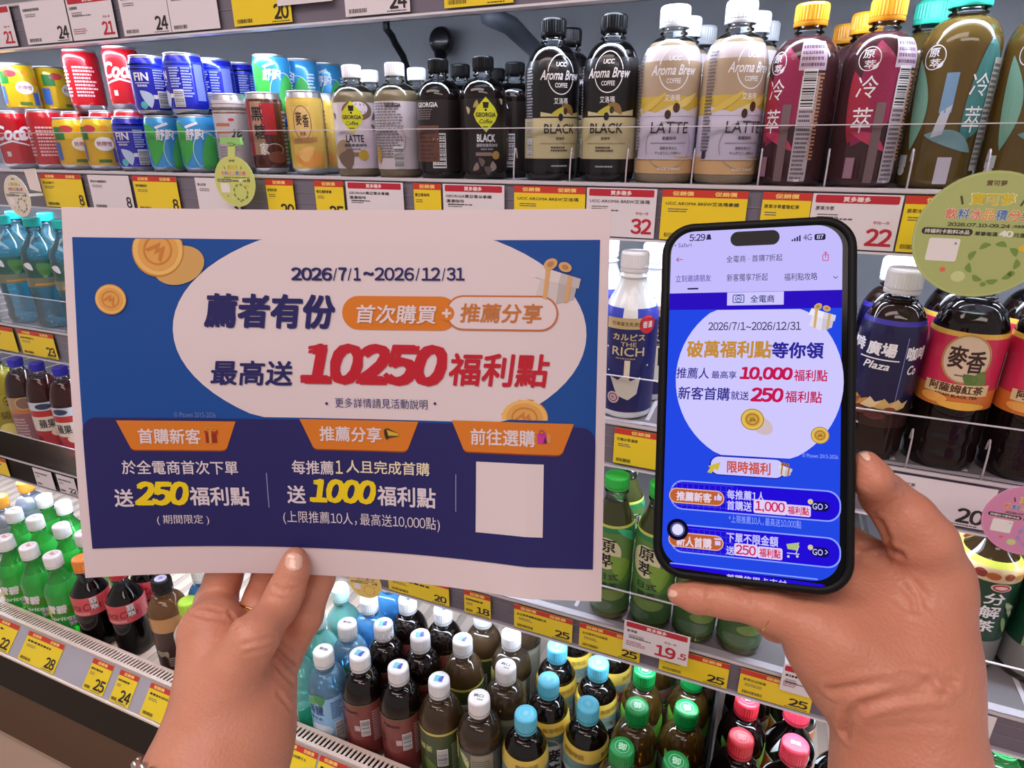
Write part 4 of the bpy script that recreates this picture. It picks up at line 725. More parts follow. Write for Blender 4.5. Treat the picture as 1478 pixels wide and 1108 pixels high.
rail_tag(3, 84, 110, 'W', None, '22', 'small cream tag reading 22 beside the paper')
rail_tag(3, 560, 648, 'Y', None, '20', 'yellow tag reading 20 under the paper edge')
rail_tag(3, 670, 708, 'Y', None, '18', 'small yellow tag reading 18')
rail_tag(3, 742, 826, 'Y', '太古原萃鐵觀無糖紅茶', '25', 'yellow tag reading 25, first one right of the 18', 2)
rail_tag(3, 836, 924, 'Y', '太古原萃日式綠茶', '25', 'yellow tag reading 25 half behind the white 19.5 tag', 2)
rail_tag(3, 900, 994, 'M', '原萃氣', '19.5', 'white tag with red header reading 19.5 sticking out from the rail', dz=.040, dy=.012, h=.055)
rail_tag(3, 952, 1051, 'Y', '原萃日式綠茶', '25', 'yellow tag reading 25 just right of the white 19.5 tag', 2)
rail_tag(3, 1067, 1172, 'Y', '原萃日式焙香', '25', 'yellow tag reading 25 nearest the right wrist')
rail_tag(3, 1128, 1200, 'M', None, '', 'white tag half hidden by the right wrist', dz=.032, dy=.004)
rail_tag(4, 1395, 1432, 'W', None, '', 'pale tag right of the wrist on the third shelf')
def deck_tag(x0, x1, kindc, title, price, label, heads=1):
    a, b = DS; m = a * .48 + b * .52; w = a - b; w = w / np.linalg.norm(w); n = np.cross((1, 0, 0), w); m = m + n * .0016
    X0, X1 = xat(x0, m[1], m[2]), xat(x1, m[1], m[2]); pl = Plane(((X0 + X1) / 2, m[1], m[2]), (1, 0, 0), w)
    return price_tag(pl, X1 - X0, .058, kindc, title, price, label, 'price tags on the slanted front channel', int(x0), heads)
deck_tag(-52, 20, 'Y', None, '22', 'yellow tag cut by the left frame edge on the slanted channel', 2)
deck_tag(34, 85, 'Y', None, '28', 'yellow tag reading 28 on the slanted channel', 2)
deck_tag(127, 156, 'Y', None, '25', 'yellow tag reading 25 on the slanted channel')
deck_tag(166, 193, 'Y', None, '24', 'yellow tag reading 24 on the slanted channel')
deck_tag(210, 262, 'Y', None, '22', 'yellow tag reading 22 against the left hand', 2)
deck_tag(402, 452, 'Y', '光泉100%純椰子水', '20', 'pale yellow tag right of the left wrist on the slanted channel', 2)
deck_tag(455, 520, 'Y', None, '25', 'yellow tag at the bottom frame edge right of the left wrist', 2)

# ================================================================== ROUND PROMOTION SIGNS
def round_sign(px, py, Y, rad, turn_z, col, label, date='2026.07.10-09.24', clip=None, tone=(120, 150, 70)):
    c = atY(px, py, Y); e = empty('round_promotion_sign', c, label, 'sign', 'round promotion signs clipped to the rails', turn_z)
    mb = MB(); pl = Plane((0, 0, 0), (1, 0, 0), (0, 0, 1)); s = rad / .058
    V, F = ell(rad * 2, rad * 2 * 1.02, 48); n = len(V)
    mb.add(np.r_[np.c_[V[:, 0], np.zeros(n), V[:, 1]], np.c_[V[:, 0], np.full(n, .0008), V[:, 1]]], F + [tuple(i + n for i in f[::-1]) for f in F] + [(i, n + i, n + (i + 1) % n, (i + 1) % n) for i in range(n)], pm(col, .45))
    pl.put(mb, ring(rad * 1.96, rad * 2.0, .0006 * s), 0, 0, ink(tuple(min(255, v + 24) for v in col)), 1)
    mb.build('sign_disc', e)
    mb = MB(); T = lambda t, x, y, w, h, c_, k=2, b=.02: pl.text(mb, t, x * s, y * s, w * s, h * s, ink(c_), k, b)
    T('寶可夢', 0, .048, .016, .005, (110, 92, 60)); T('寶可夢', 0, .0335, .036, .012, (236, 240, 190), 2, .05); T('寶可夢', 0, .0335, .034, .011, (214, 190, 40), 3)
    for x, a in ((-.024, 20), (.024, -20)): pl.put(mb, turn(rect(.0016 * s, .008 * s), a), x * s, .032 * s, ink((70, 70, 50)), 2)
    for i, (ch, cc) in enumerate(zip('飲料冰品積分樂', ((226, 110, 90), (80, 120, 190), (226, 120, 110), (232, 160, 60), (90, 130, 190), (226, 130, 70), (206, 90, 100)))):
        T(ch, -.030 + i * .010, .0195, .0098, .0108, (244, 236, 210), 2, .06); T(ch, -.030 + i * .010, .0195, .0092, .0100, cc, 3, .02)
    T(date, -.006, .0095, .050, .0034, (60, 60, 50)); T('(兌換至2026/10/01)', .033, .0095, .024, .003, (60, 60, 50))
    pl.put(mb, rrect(.042 * s, .0064 * s, .0031 * s), -.030 * s, .0025 * s, ink((50, 46, 44)), 2); T('持福利卡飲料冰品', -.030, .0025, .037, .0042, (230, 226, 214), 3)
    T('單筆每滿', .002, .0018, .018, .004, (60, 60, 50)); T('40', .0175, .0025, .011, .006, (240, 240, 236), 2, .05); T('元獲', .0285, .0018, .010, .0042, (60, 60, 50)); pl.put(mb, rrect(.007 * s, .008 * s, .002 * s), .040 * s, .003 * s, ink((40, 38, 36)), 2); T('1', .040, .003, .0026, .006, W, 3)
    pl.put(mb, rrect(.026 * s, .022 * s, .002 * s), -.030 * s, -.015 * s, ink((236, 230, 230)), 2)
    T('活', -.0205, -.0085, .002, .002, (90, 80, 90), 3)
    for x, y, w, cc in ((.034, -.010, .008, (230, 190, 60)), (-.026, -.034, .005, (230, 110, 80)), (-.012, -.040, .012, (206, 214, 150)), (.010, -.046, .005, tone), (.030, -.034, .006, tone)): pl.put(mb, ell(w * s, w * s * .9, 16), x * s, y * s, ink(cc), 2)
    for i in range(9):
        a = 40 * i; pl.put(mb, turn(leaf(.005 * s, .010 * s), a), (.013 + .018 * math.cos(math.radians(a))) * s, (-.025 + .017 * math.sin(math.radians(a))) * s, ink(tone), 2)
    mb.build('sign_print', e)
    if clip:
        mb = MB(); (x, y, z) = clip
        mb.add([(-.007, .0005, rad * .97), (.007, .0005, rad * .97), (.008, .006, rad + .022), (-.008, .006, rad + .022)], [(0, 1, 2, 3)], pm((196, 206, 120), .4))
        mb.box((-.020, .002, rad + .020), (.020, .010, rad + .030), pm((150, 206, 120), .35, coat=.3)); mb.box((-.006, .002, rad + .018), (.006, z, rad + .022), pm((150, 206, 120), .35)); mb.build('sign_clip', e)
    else:
        mb = MB(); mb.box((-.004, .0012, -.002), (.004, x_back, .003), pm((226, 226, 226), .3)); mb.build('sign_arm', e)
    return e
x_back = .05
round_sign(339, 262, .862, .041, .10, (206, 212, 120), 'small yellow-green round sign hanging under the green clip, over the left of the paper', clip=(0, 0, .029))
x_back = .09
round_sign(1419, 340, .79, .0625, -.02, (176, 188, 118), 'big green round sign at the right over the pink-labelled tea')
x_back = .048
round_sign(25, 283, .835, .040, -.02, (226, 218, 206), 'cream round sign seen almost edge-on at the left frame edge', tone=(120, 110, 100))
x_back = .05
round_sign(1484, 752, .735, .041, 0, (214, 140, 180), 'pink round sign cut by the right frame edge', tone=(150, 150, 210))
round_sign(527, 842, .715, .030, .15, (232, 206, 110), 'small yellow round sign peeking out under the paper', tone=(226, 160, 80))
mb = MB(); c = atY(44, 262, .87)
mb.add([c + (-.012, 0, .024), c + (.016, .004, .026), c + (.018, .004, -.02), c + (-.008, 0, -.016), c + (-.012, .002, .024), c + (.016, .006, .026), c + (.018, .006, -.02), c + (-.008, .002, -.016)], [(0, 3, 2, 1), (4, 5, 6, 7), (0, 1, 5, 4), (1, 2, 6, 5), (2, 3, 7, 6), (3, 0, 4, 7)], pm((224, 208, 206), .4))
tag(mb.build('card_holder'), 'blank cream card holder behind the edge-on sign at the left', 'card holder')
# ================================================================== PRINTED POSTER (A4 sheet held in the left hand)
PO, PU, PV = np.array([-.21153, .25572, -.13304]), np.array([.94285, .33322, .00187]), np.array([.09319, -.2583, -.96156])
PN = np.cross(PU, PV); PN = PN if PN[1] < 0 else -PN                     # towards the reader
HW, HH = .1485, .105
def bend(u, v):
    t = np.clip((v + .03) / (HH + .03), 0, 1) ** 1.6
    return -.017 * np.clip(1 - ((u + .035) / .12) ** 2, -.4, 1) * t - .004 * np.cos(u / HW * 2.2) * (1 - t)
def pPos(u, v, k=0.): u, v = np.asarray(u, float), np.asarray(v, float); return PO + u[..., None] * PU + v[..., None] * PV + (bend(u, v) + k * .00012)[..., None] * PN
def plane_uv(px, py):
    d = ray(px, py); t = (PO @ PN) / (d @ PN); q = d * t - PO; return np.array([q @ PU, q @ PV])
def puv(px, py):
    uv = plane_uv(px, py)
    for _ in range(8): uv = uv + plane_uv(px, py) - plane_uv(*proj(pPos(uv[0], uv[1])))
    return uv
poster = empty('printed_poster', pPos(0., .105), 'white A4 sheet printed with a blue promotion, held at its lower edge', 'poster')
def pchild(mb, name):
    o = mb.build(name, poster); o.matrix_parent_inverse = Matrix.Translation(-Vector(poster.location)); return o
def paper_mat(c):
    m = pm(c, .6); key = ('paper', c)
    if key in MATS: return MATS[key]
    m = bpy.data.materials.new('printed_paper'); m.use_nodes = True; nt = m.node_tree; b = nt.nodes['Principled BSDF']; b.inputs['Roughness'].default_value = .6; b.inputs['Base Color'].default_value = (*lin(c), 1); b.inputs['Specular IOR Level'].default_value = .25
    tl = nt.nodes.new('ShaderNodeBsdfTranslucent'); tl.inputs[0].default_value = (*lin(c), 1); mx = nt.nodes.new('ShaderNodeMixShader'); mx.inputs[0].default_value = .14
    nt.links.new(b.outputs[0], mx.inputs[1]); nt.links.new(tl.outputs[0], mx.inputs[2]); nt.links.new(mx.outputs[0], nt.nodes['Material Output'].inputs[0]); MATS[key] = m; return m
def pput(mb, V, F, mat, k):
    V, F = subdiv(np.asarray(V, float), F, .009); mb.add(pPos(V[:, 0], V[:, 1], k + lift(V) / .00012), [tuple(f)[::-1] for f in F], mat, False)
def pscale(px, py):
    a, b, c, d = puv(px - 4, py), puv(px + 4, py), puv(px, py - 4), puv(px, py + 4); return (b[0] - a[0]) / 8, (d[1] - c[1]) / 8
def pshape(mb, sh, cx, cy, mat, k, w=1, h=1):
    """shape given in photo pixels (y up) about the point seen at cx, cy"""
    c = puv(cx, cy); sx, sy = pscale(cx, cy); V = sc2(sh[0], w * sx, -h * sy); V[:, :2] += c; pput(mb, V, sh[1], mat, k)
def ptext(mb, s, x0, y0, x1, y1, c, k=6, b=.02, shr=0.): pshape(mb, text(s, b, shr), (x0 + x1) / 2, (y0 + y1) / 2, paper_mat(c), k, x1 - x0, y1 - y0)
PWHITE = (232, 216, 220); NAVY = (44, 42, 104); BLUE = (30, 80, 160); ORG = (222, 128, 44); PRED = (196, 36, 54); PYEL = (244, 216, 32)
mb = MB(); nu, nv = 61, 45
U_, V_ = np.meshgrid(np.linspace(-HW, HW, nu), np.linspace(-HH, HH, nv)); A = pPos(U_.ravel(), V_.ravel(), 0); B = pPos(U_.ravel(), V_.ravel(), -1)
F = [(j * nu + i, (j + 1) * nu + i, (j + 1) * nu + i + 1, j * nu + i + 1) for j in range(nv - 1) for i in range(nu - 1)]
mb.add(A, F, paper_mat(PWHITE), True)
N_ = nu * nv; edge = [i for i in range(nu)] + [j * nu + nu - 1 for j in range(1, nv)] + [(nv - 1) * nu + i for i in range(nu - 2, -1, -1)] + [j * nu for j in range(nv - 2, 0, -1)]
mb.add(np.r_[A, B], [tuple(i + N_ for i in f[::-1]) for f in F] + [(edge[i], edge[(i + 1) % len(edge)], edge[(i + 1) % len(edge)] + N_, edge[i] + N_) for i in range(len(edge))], paper_mat(PWHITE), False)
pchild(mb, 'sheet')
# printed picture
tl, tr, br, bl = puv(106, 345), puv(866, 343), puv(856, 815), puv(133, 797)
u0, u1, v0, v1 = (tl[0] + bl[0]) / 2, (tr[0] + br[0]) / 2, (tl[1] + tr[1]) / 2, (bl[1] + br[1]) / 2; vm = puv(500, 607)[1]
mb = MB()
pput(mb, [(u0, v0), (u0, v1), (u1, v1), (u1, v0)], [(3, 2, 1, 0)], paper_mat(BLUE), 1)
r = .008; P = [(u0, v1)] + [(u0 + r - r * math.cos(t), vm + r - r * math.sin(t)) for t in np.linspace(0, math.pi / 2, 7)] + [(u1 - r + r * math.sin(t), vm + r - r * math.cos(t)) for t in np.linspace(0, math.pi / 2, 7)] + [(u1, v1)]
V, F = poly(P); pput(mb, V, [f[::-1] for f in F], paper_mat(NAVY), 4)
pchild(mb, 'printed_panel')
mb = MB(); pshape(mb, ell(588, 318, 72, (-127, 136)), 545, 480, paper_mat(PWHITE), 2)
pchild(mb, 'white_oval')
def pxlogo(mb, cx, cy, s, mat, k, put_=None):
    put_ = put_ or pshape
    put_(mb, ring(s, s, s * .09, 24), cx, cy, mat, k)
    put_(mb, poly([(-.34 * s, -.22 * s), (-.10 * s, .24 * s), (0, .02 * s), (.10 * s, .24 * s), (.34 * s, -.22 * s), (.22 * s, -.22 * s), (.09 * s, .02 * s), (0, -.16 * s), (-.09 * s, .02 * s), (-.22 * s, -.22 * s)]), cx, cy, mat, k)
def coin(cx, cy, w, h, rot=0, clip=None, trail=None, k=5):
    mb = MB()
    if trail: pshape(mb, turn(ell(trail[2], trail[3], 30), 20), cx + trail[0], cy + trail[1], paper_mat((214, 168, 100)), k)
    f = lambda sx, sy, c, kk: pshape(mb, (lambda V, F: (np.c_[V[:, 0], np.clip(V[:, 1], *(clip or (-1e9, 1e9)))], F))(*turn(ell(w * sx, h * sy, 36), rot)), cx, cy, paper_mat(c), kk)
    f(1, 1, (206, 140, 66), k + 1); f(.97, .93, (238, 190, 110), k + 2); f(.78, .76, (226, 168, 90), k + 3)
    V, F = turn(ring(w * .56, h * .56, w * .035, 28), rot); pshape(mb, (np.c_[V[:, 0], np.clip(V[:, 1], *(clip or (-1e9, 1e9)))], F), cx, cy, paper_mat((206, 132, 66)), k + 4)
    V, F = turn(poly([(-.20 * w, -.14 * h), (-.05 * w, .15 * h), (0, .02 * h), (.06 * w, .15 * h), (.2 * w, -.14 * h), (.13 * w, -.14 * h), (.05 * w, .0), (0, -.1 * h), (-.05 * w, 0), (-.13 * w, -.14 * h)]), rot - 20)
    pshape(mb, (np.c_[V[:, 0], np.clip(V[:, 1], *(clip or (-1e9, 1e9)))], F), cx, cy, paper_mat((206, 132, 66)), k + 4)
    pchild(mb, 'coin')
coin(229, 361, 74, 78, -20, (-60, 16), (30, 22, 76, 54)); coin(161, 432, 45, 44, -10); coin(757, 603, 68, 56, 0, (-3, 40), k=1)
def gift(cx, cy, s, putf, matf, k, box=(214, 204, 204), rib=(222, 172, 120)):
    q = lambda pts, c, kk: putf(poly([(x * s, y * s) for x, y in pts]), cx, cy, matf(c), kk)
    q([(-.42, -.26), (-.30, .18), (.06, .08), (.0, -.44)], box, k); q([(.0, -.44), (.06, .08), (.44, .0), (.36, -.34)], tuple(v - 24 for v in box), k)
    q([(-.46, .12), (-.34, .34), (.10, .20), (.04, -.02)], tuple(min(255, v + 12) for v in box), k + 1); q([(.04, -.02), (.10, .20), (.50, .08), (.46, -.12)], tuple(v - 12 for v in box), k + 1)
    q([(-.22, .29), (-.12, .26), (-.20, -.36), (-.28, -.33)], rib, k + 2); q([(.24, .15), (.33, .12), (.24, -.40), (.16, -.41)], rib, k + 2)
    for dx, dy, w, h, a in ((-.12, .38, .30, .22, 30), (.18, .32, .28, .20, -20)): putf(turn(ell(w * s, h * s, 20), a), cx + dx * s, cy - dy * s, matf(rib), k + 3); putf(turn(ell(w * s * .5, h * s * .5, 20), a), cx + dx * s, cy - dy * s, matf(tuple(v - 34 for v in rib)), k + 4)
mb = MB(); gift(803, 408, 70, lambda *a: pshape(mb, *a), paper_mat, 4); pchild(mb, 'gift_box')
mb = MB()
pshape(mb, rrect(166, 49, 24), 577, 452, paper_mat(ORG), 4); pshape(mb, rrect(162, 51, 25), 724, 452, paper_mat((200, 116, 70)), 5); pshape(mb, rrect(157, 46, 23), 724, 452, paper_mat(PWHITE), 6)
pshape(mb, ell(22, 22, 20), 645, 452, paper_mat(ORG), 7); pshape(mb, rect(13, 3.6), 645, 452, paper_mat(PWHITE), 8); pshape(mb, rect(3.6, 13), 645, 452, paper_mat(PWHITE), 8)
ptext(mb, '首次購買', 515, 440, 630, 467, PWHITE, 8, .02, .12); ptext(mb, '推薦分享', 664, 438, 783, 466, (202, 122, 60), 8, .02, .12); pchild(mb, 'pill_badge')
mb = MB()
ptext(mb, '2026', 421, 386, 480, 405, NAVY, b=.03); ptext(mb, '/', 481, 387, 487, 405, NAVY, b=0); ptext(mb, '7', 489, 386, 501, 405, NAVY, b=.03); ptext(mb, '/', 502, 387, 508, 405, NAVY, b=0); ptext(mb, '1', 511, 386, 521, 405, NAVY, b=.03); ptext(mb, '~', 525, 392, 540, 398, NAVY, b=.03); ptext(mb, '2026', 541, 386, 598, 405, NAVY, b=.02); ptext(mb, '/', 600, 387, 606, 405, NAVY, b=0); ptext(mb, '12', 609, 386, 636, 405, NAVY, b=.02); ptext(mb, '/', 638, 387, 643, 405, NAVY, b=0); ptext(mb, '31', 645, 386, 671, 405, NAVY, b=.02)
ptext(mb, '薦者有份', 295, 424, 485, 474, NAVY, b=.035, shr=.12); ptext(mb, '最高送', 304, 520, 423, 556, NAVY, b=.022, shr=.12)
ptext(mb, '10250', 433, 496, 645, 556, PRED, b=.055, shr=.2); ptext(mb, '福利點', 647, 510, 793, 558, PRED, b=.025, shr=.12)
ptext(mb, '更多詳情請見活動說明', 484, 575, 617, 589, (70, 66, 120), b=.004); pshape(mb, ell(4, 4, 10), 472, 582, paper_mat(NAVY), 6); pshape(mb, ell(4, 4, 10), 628, 582, paper_mat(NAVY), 6)
ptext(mb, '© Pitown 2015-2026', 252, 594, 312, 602, (110, 140, 200), 5, .0)
pchild(mb, 'headline')
for (x0, x1, y0, y1, s, tx0, tx1, ty0, ty1, ic) in ((171, 343, 607, 649, '首購新客', 201, 291, 618, 640, 'gift'), (434, 604, 606, 649, '推薦分享', 462, 551, 615, 637, 'horn'), (651, 827, 609, 654, '前往選購', 679, 772, 619, 643, 'bag')):
    mb = MB(); w, h = x1 - x0, y1 - y0
    for e, c, k in ((2, (150, 70, 40), 5), (0, ORG, 6)):
        pts = [(-w / 2, h / 2)] + [(-w / 2 + 16 + 8 - 8 * math.cos(t), -h / 2 + 9 - 9 * math.sin(t) - e) for t in np.linspace(.3, math.pi / 2, 6)] + [(w / 2 - 24 + 10 * math.sin(t), -h / 2 + 9 - 9 * math.cos(t) - e) for t in np.linspace(0, 1.2, 6)] + [(w / 2, h / 2)]
        pshape(mb, poly(pts), (x0 + x1) / 2, (y0 + y1) / 2, paper_mat(c), k)
    ptext(mb, s, tx0, ty0, tx1, ty1, PWHITE, 8, .02)
    cx, cy = tx1 + 15, (ty0 + ty1) / 2
    if ic == 'gift': pshape(mb, rect(16, 17), cx, cy + 1, paper_mat((150, 50, 36)), 8); pshape(mb, rect(19, 5), cx, cy - 6, paper_mat((176, 60, 40)), 9); pshape(mb, rect(4, 18), cx - 1, cy + 1, paper_mat((220, 150, 60)), 10); pshape(mb, ring(8, 6, 1.4, 12), cx - 4, cy - 10, paper_mat((220, 150, 60)), 10); pshape(mb, ring(8, 6, 1.4, 12), cx + 4, cy - 10, paper_mat((220, 150, 60)), 10)
    if ic == 'horn': pshape(mb, poly([(-9, 3), (-7, 9), (10, 1), (9, -3), (-9, -7)]), cx, cy, paper_mat((90, 74, 40)), 8); pshape(mb, poly([(-9, -2), (9, -2), (10, 1), (-7, 6)]), cx, cy, paper_mat((220, 180, 60)), 9); pshape(mb, turn(ell(5, 16, 14), 10), cx - 8, cy, paper_mat((60, 50, 40)), 10)
    if ic == 'bag': pshape(mb, poly([(-8, -9), (-9, 5), (4, 7), (5, -9)]), cx - 3, cy, paper_mat((206, 60, 160)), 8); pshape(mb, poly([(5, -9), (4, 7), (10, 4), (10, -7)]), cx - 2, cy, paper_mat((214, 150, 80)), 8); pshape(mb, poly([(-1, -8), (2, 3), (5, -8)]), cx - 2, cy, paper_mat((110, 30, 110)), 9); pshape(mb, ring(8, 8, 1.2, 12), cx - 5, cy - 7, paper_mat((150, 60, 120)), 9)
    pchild(mb, 'orange_tab')
mb = MB(); LT = (228, 216, 224)
ptext(mb, '於全電商首次下單', 178, 664, 345, 684, LT, b=.012); ptext(mb, '送', 166, 705, 194, 731, LT, b=.02); ptext(mb, '250', 195, 694, 274, 729, PYEL, b=.05, shr=.18); ptext(mb, '福利點', 275, 702, 361, 729, LT, b=.02); ptext(mb, '( 期間限定 )', 228, 742, 303, 757, LT, b=.002)
ptext(mb, '每推薦', 422, 664, 482, 684, LT, b=.012); ptext(mb, '1', 485, 664, 495, 683, (240, 226, 180), b=.012); ptext(mb, '人且完成首購', 500, 665, 620, 684, (238, 224, 196), b=.012); ptext(mb, '送', 415, 700, 442, 726, LT, b=.02); ptext(mb, '1000', 447, 691, 543, 726, PYEL, b=.05, shr=.18); ptext(mb, '福利點', 545, 702, 629, 731, LT, b=.02); ptext(mb, '(上限推薦10人，最高送10,000點)', 410, 740, 634, 760, LT, b=.004)
pshape(mb, rect(1.3, 50), 387, 707, paper_mat((150, 146, 190)), 5); pshape(mb, rect(1.3, 54), 658, 711, paper_mat((150, 146, 190)), 5)
pchild(mb, 'panel_text')
mb = MB(); pshape(mb, rect(97, 104), 735, 720, paper_mat((232, 218, 222)), 5); pchild(mb, 'blank_code_square')

# ================================================================== SMARTPHONE
QO, QU, QV = np.array([.00103, .26121, -.09934]), np.array([.99255, .08048, .09143]), np.array([.11674, -.41418, -.90268])
QV = QV - QU * (QU @ QV); QV /= np.linalg.norm(QV); QN = np.cross(QU, QV); QN = QN if QN[1] < 0 else -QN
phone = empty('smartphone', QO + QV * .0765, 'black-cased smartphone with a lit purple-blue shopping page, held in the right hand', 'phone')
def qchild(mb, name, parent=None):
    o = mb.build(name, parent or phone)
    if parent is None: o.matrix_parent_inverse = Matrix.Translation(-Vector(phone.location))
    return o
def quv(px, py): d = ray(px, py); t = (QO @ QN) / (d @ QN); q = d * t - QO; return np.array([q @ QU, q @ QV])
def qP(V, d):
    V = np.asarray(V, float); return QO + V[:, :1] * QU + V[:, 1:2] * QV + QN * d
CW, CH, CR, CT = .0388, .0770, .0135, .0115
mb = MB(); BLK = pm((11, 11, 14), .5, spec=.2, noise=.1, nscale=200)
outl = [rrpts(2 * CW, 2 * CH, CR, 10), rrpts(2 * CW - .002, 2 * CH - .002, CR - .001, 10), rrpts(2 * CW - .0062, 2 * CH - .0062, CR - .0031, 10), rrpts(2 * CW - .0066, 2 * CH - .0066, CR - .0033, 10)]
lay = [(outl[1], -CT), (outl[0], -CT + .0015), (outl[0], -.0012), (outl[1], 0.0), (outl[2], 0.0), (outl[3], -.0012)]
n = len(outl[0]); V = np.concatenate([qP(p, d) for p, d in lay]); F = [(i * n + j, i * n + (j + 1) % n, (i + 1) * n + (j + 1) % n, (i + 1) * n + j) for i in range(len(lay) - 1) for j in range(n)] + [tuple(range(n))]
mb.add(V, F, BLK, True); qchild(mb, 'phone_case')
mb = MB(); V, F = rrect(2 * CW - .0066, 2 * CH - .0066, CR - .0033); mb.add(qP(V, -.0012), F, pm((5, 5, 7), .12, spec=.15)); glass = qchild(mb, 'screen_glass')
mb = MB()
for y in (-.030, -.018): mb.add(qP([(-CW - .0008, y - .004), (-CW + .001, y - .004), (-CW + .001, y + .004), (-CW - .0008, y + .004)], -.004), [(0, 1, 2, 3)], BLK)
mb.box((0, 0, 0), (.0001, .0001, .0001), BLK) if False else None
B0 = [qP([(CW - .0004, -.026), (CW + .0009, -.026), (CW + .0009, -.010), (CW - .0004, -.010)], d) for d in (-.004, -.008)]; mb.add(np.r_[B0[0], B0[1]], [(0, 1, 2, 3), (7, 6, 5, 4), (0, 4, 5, 1), (1, 5, 6, 2), (2, 6, 7, 3), (3, 7, 4, 0)], BLK); qchild(mb, 'side_button')
SS = 1.0
def sm(c): return em(c, SS)
def sadd(mb, V, F, mat, k): V = np.asarray(V, float); mb.add(qP(V, (-.0011 + k * .00008 + lift(V))[:, None]), [tuple(f) for f in F], mat)
def qscale(px, py): a, b, c, d = quv(px - 4, py), quv(px + 4, py), quv(px, py - 4), quv(px, py + 4); return (b[0] - a[0]) / 8, (d[1] - c[1]) / 8
def sshape(mb, sh, cx, cy, mat, k, w=1, h=1): c = quv(cx, cy); sx, sy = qscale(cx, cy); V = sc2(sh[0], w * sx, -h * sy); V[:, :2] += c; sadd(mb, V, sh[1], mat, k)
def stext(mb, s, x0, y0, x1, y1, c, k=5, b=.012, shr=0.): sshape(mb, text(s, b, shr), (x0 + x1) / 2, (y0 + y1) / 2, sm(c), k, x1 - x0, y1 - y0)
SW, SH, SR, SDX, SDY = CW - .0046, CH - .0044, .0100, -.0008, -.0008
LAV = (196, 188, 252); VBLUE = (36, 72, 228); IND = (44, 18, 190); WHT = (206, 200, 255)
def band(v0, v1, mat, k):
    """strip of the rounded display between two heights"""
    P = [(x + SDX, min(max(y + SDY, v0), v1)) for x, y in rrpts(2 * SW, 2 * SH, SR, 10)]; q = [P[0]]
    for p in P[1:]:
        if abs(p[0] - q[-1][0]) + abs(p[1] - q[-1][1]) > 1e-7: q.append(p)
    return poly(q)
vA, vB = quv(1090, 420)[1], quv(1090, 445)[1]
mb = MB()
for a, b, c in ((-1, vA, LAV), (vA, vB, IND), (vB, 1, VBLUE)): V, F = band(a, b, None, 0); sadd(mb, V, F, sm(c), 1)
disp = qchild(mb, 'display')
disp_children = []
def dchild(mb, name):
    o = mb.build(name, glass); o.matrix_parent_inverse = Matrix.Identity(4)
    return o
disp.name = 'display'; DK = (52, 46, 84)
mb = MB()
stext(mb, '5:29', 995, 337, 1018, 347, DK, b=.02); sshape(mb, poly([(-4, -3), (4, -3), (3, 0), (2.4, 4), (0, 5), (-2.4, 4), (-3, 0)]), 1023, 342, sm(DK), 5); stext(mb, '◂ Safari', 973, 350, 998, 356, (90, 84, 130), b=0)
for i in range(4): sshape(mb, rect(2.4, 2.5 + 2 * i), 1144 + 3.6 * i, 346 - i, sm(DK), 5)
stext(mb, '4G', 1160, 337, 1172, 346, DK, b=0); sshape(mb, rrect(16, 9, 2.6), 1184, 341, sm((40, 36, 60)), 5); stext(mb, '87', 1179, 338, 1189, 344, WHT, 6, .02)
RD = (200, 60, 110); sshape(mb, rect(9, 1.1), 981, 374, sm(RD), 5); sshape(mb, turn(rect(5, 1.1), 40), 978, 372.4, sm(RD), 5); sshape(mb, turn(rect(5, 1.1), -40), 978, 375.6, sm(RD), 5)
stext(mb, '全電商 · 首購7折起', 1048, 367, 1129, 377, DK, b=.0); sshape(mb, rring(9, 9, 1, 1), 1192, 371, sm(RD), 5); sshape(mb, rect(1, 9), 1192, 367, sm(RD), 6); sshape(mb, turn(rect(4, 1), 45), 1190.8, 364, sm(RD), 6); sshape(mb, turn(rect(4, 1), -45), 1193.2, 364, sm(RD), 6)
stext(mb, '立刻邀請朋友', 975, 396, 1026, 406, (60, 40, 150), b=.0); stext(mb, '新客獨享7折起', 1049, 394, 1108, 405, DK, b=0); stext(mb, '福利點攻略', 1132, 393, 1180, 404, DK, b=0)
sshape(mb, turn(rect(4.4, 1), -40), 1205, 399.5, sm(DK), 5); sshape(mb, turn(rect(4.4, 1), 40), 1208, 399.5, sm(DK), 5); sshape(mb, rrect(16, 2.2, 1), 1000, 416, sm((30, 26, 80)), 5); qchild(mb, 'page_header', None)
mb = MB(); sshape(mb, rrect(71, 21, 10.4), 1089.5, 343, pm((3, 3, 5), .2, spec=.1), 7); qchild(mb, 'camera_cutout')
mb = MB(); V, F = rect(82, 19); sshape(mb, (V, F), 1090, 430, sm(WHT), 3); sshape(mb, rring(17, 12, 2, 1.2), 1066, 430.5, sm((50, 60, 130)), 4); pxl = lambda m_, sh, cx, cy, mat, k: sshape(m_, sh, cx, cy, mat, k)
pxlogo(mb, 1066, 430.5, 10, sm((50, 60, 130)), 5, pxl); stext(mb, '全電商', 1083, 425, 1118, 436, (50, 56, 120), b=.01); qchild(mb, 'page_banner')
mb = MB(); sshape(mb, ell(243, 244, 60, (-110, 103)), 1092, 548, sm(WHT), 2)
stext(mb, '2026/7/1~2026/12/31', 1021, 464, 1155, 476, (70, 66, 90), b=.012); stext(mb, '破萬福利點', 990, 491, 1113, 516, (196, 140, 56), b=.03, shr=.06); stext(mb, '等你領', 1114, 493, 1189, 517, (46, 40, 150), b=.03, shr=.06)
stext(mb, '推薦人', 976, 530, 1023, 546, (50, 46, 140), b=.01, shr=.06); stext(mb, '最高享', 1027, 535, 1063, 546, (50, 46, 140), b=.01); stext(mb, '10,000', 1067, 529, 1144, 550, (196, 24, 80), b=.045, shr=.12); stext(mb, '福利點', 1146, 533, 1195, 550, (196, 24, 80), b=.015, shr=.06)
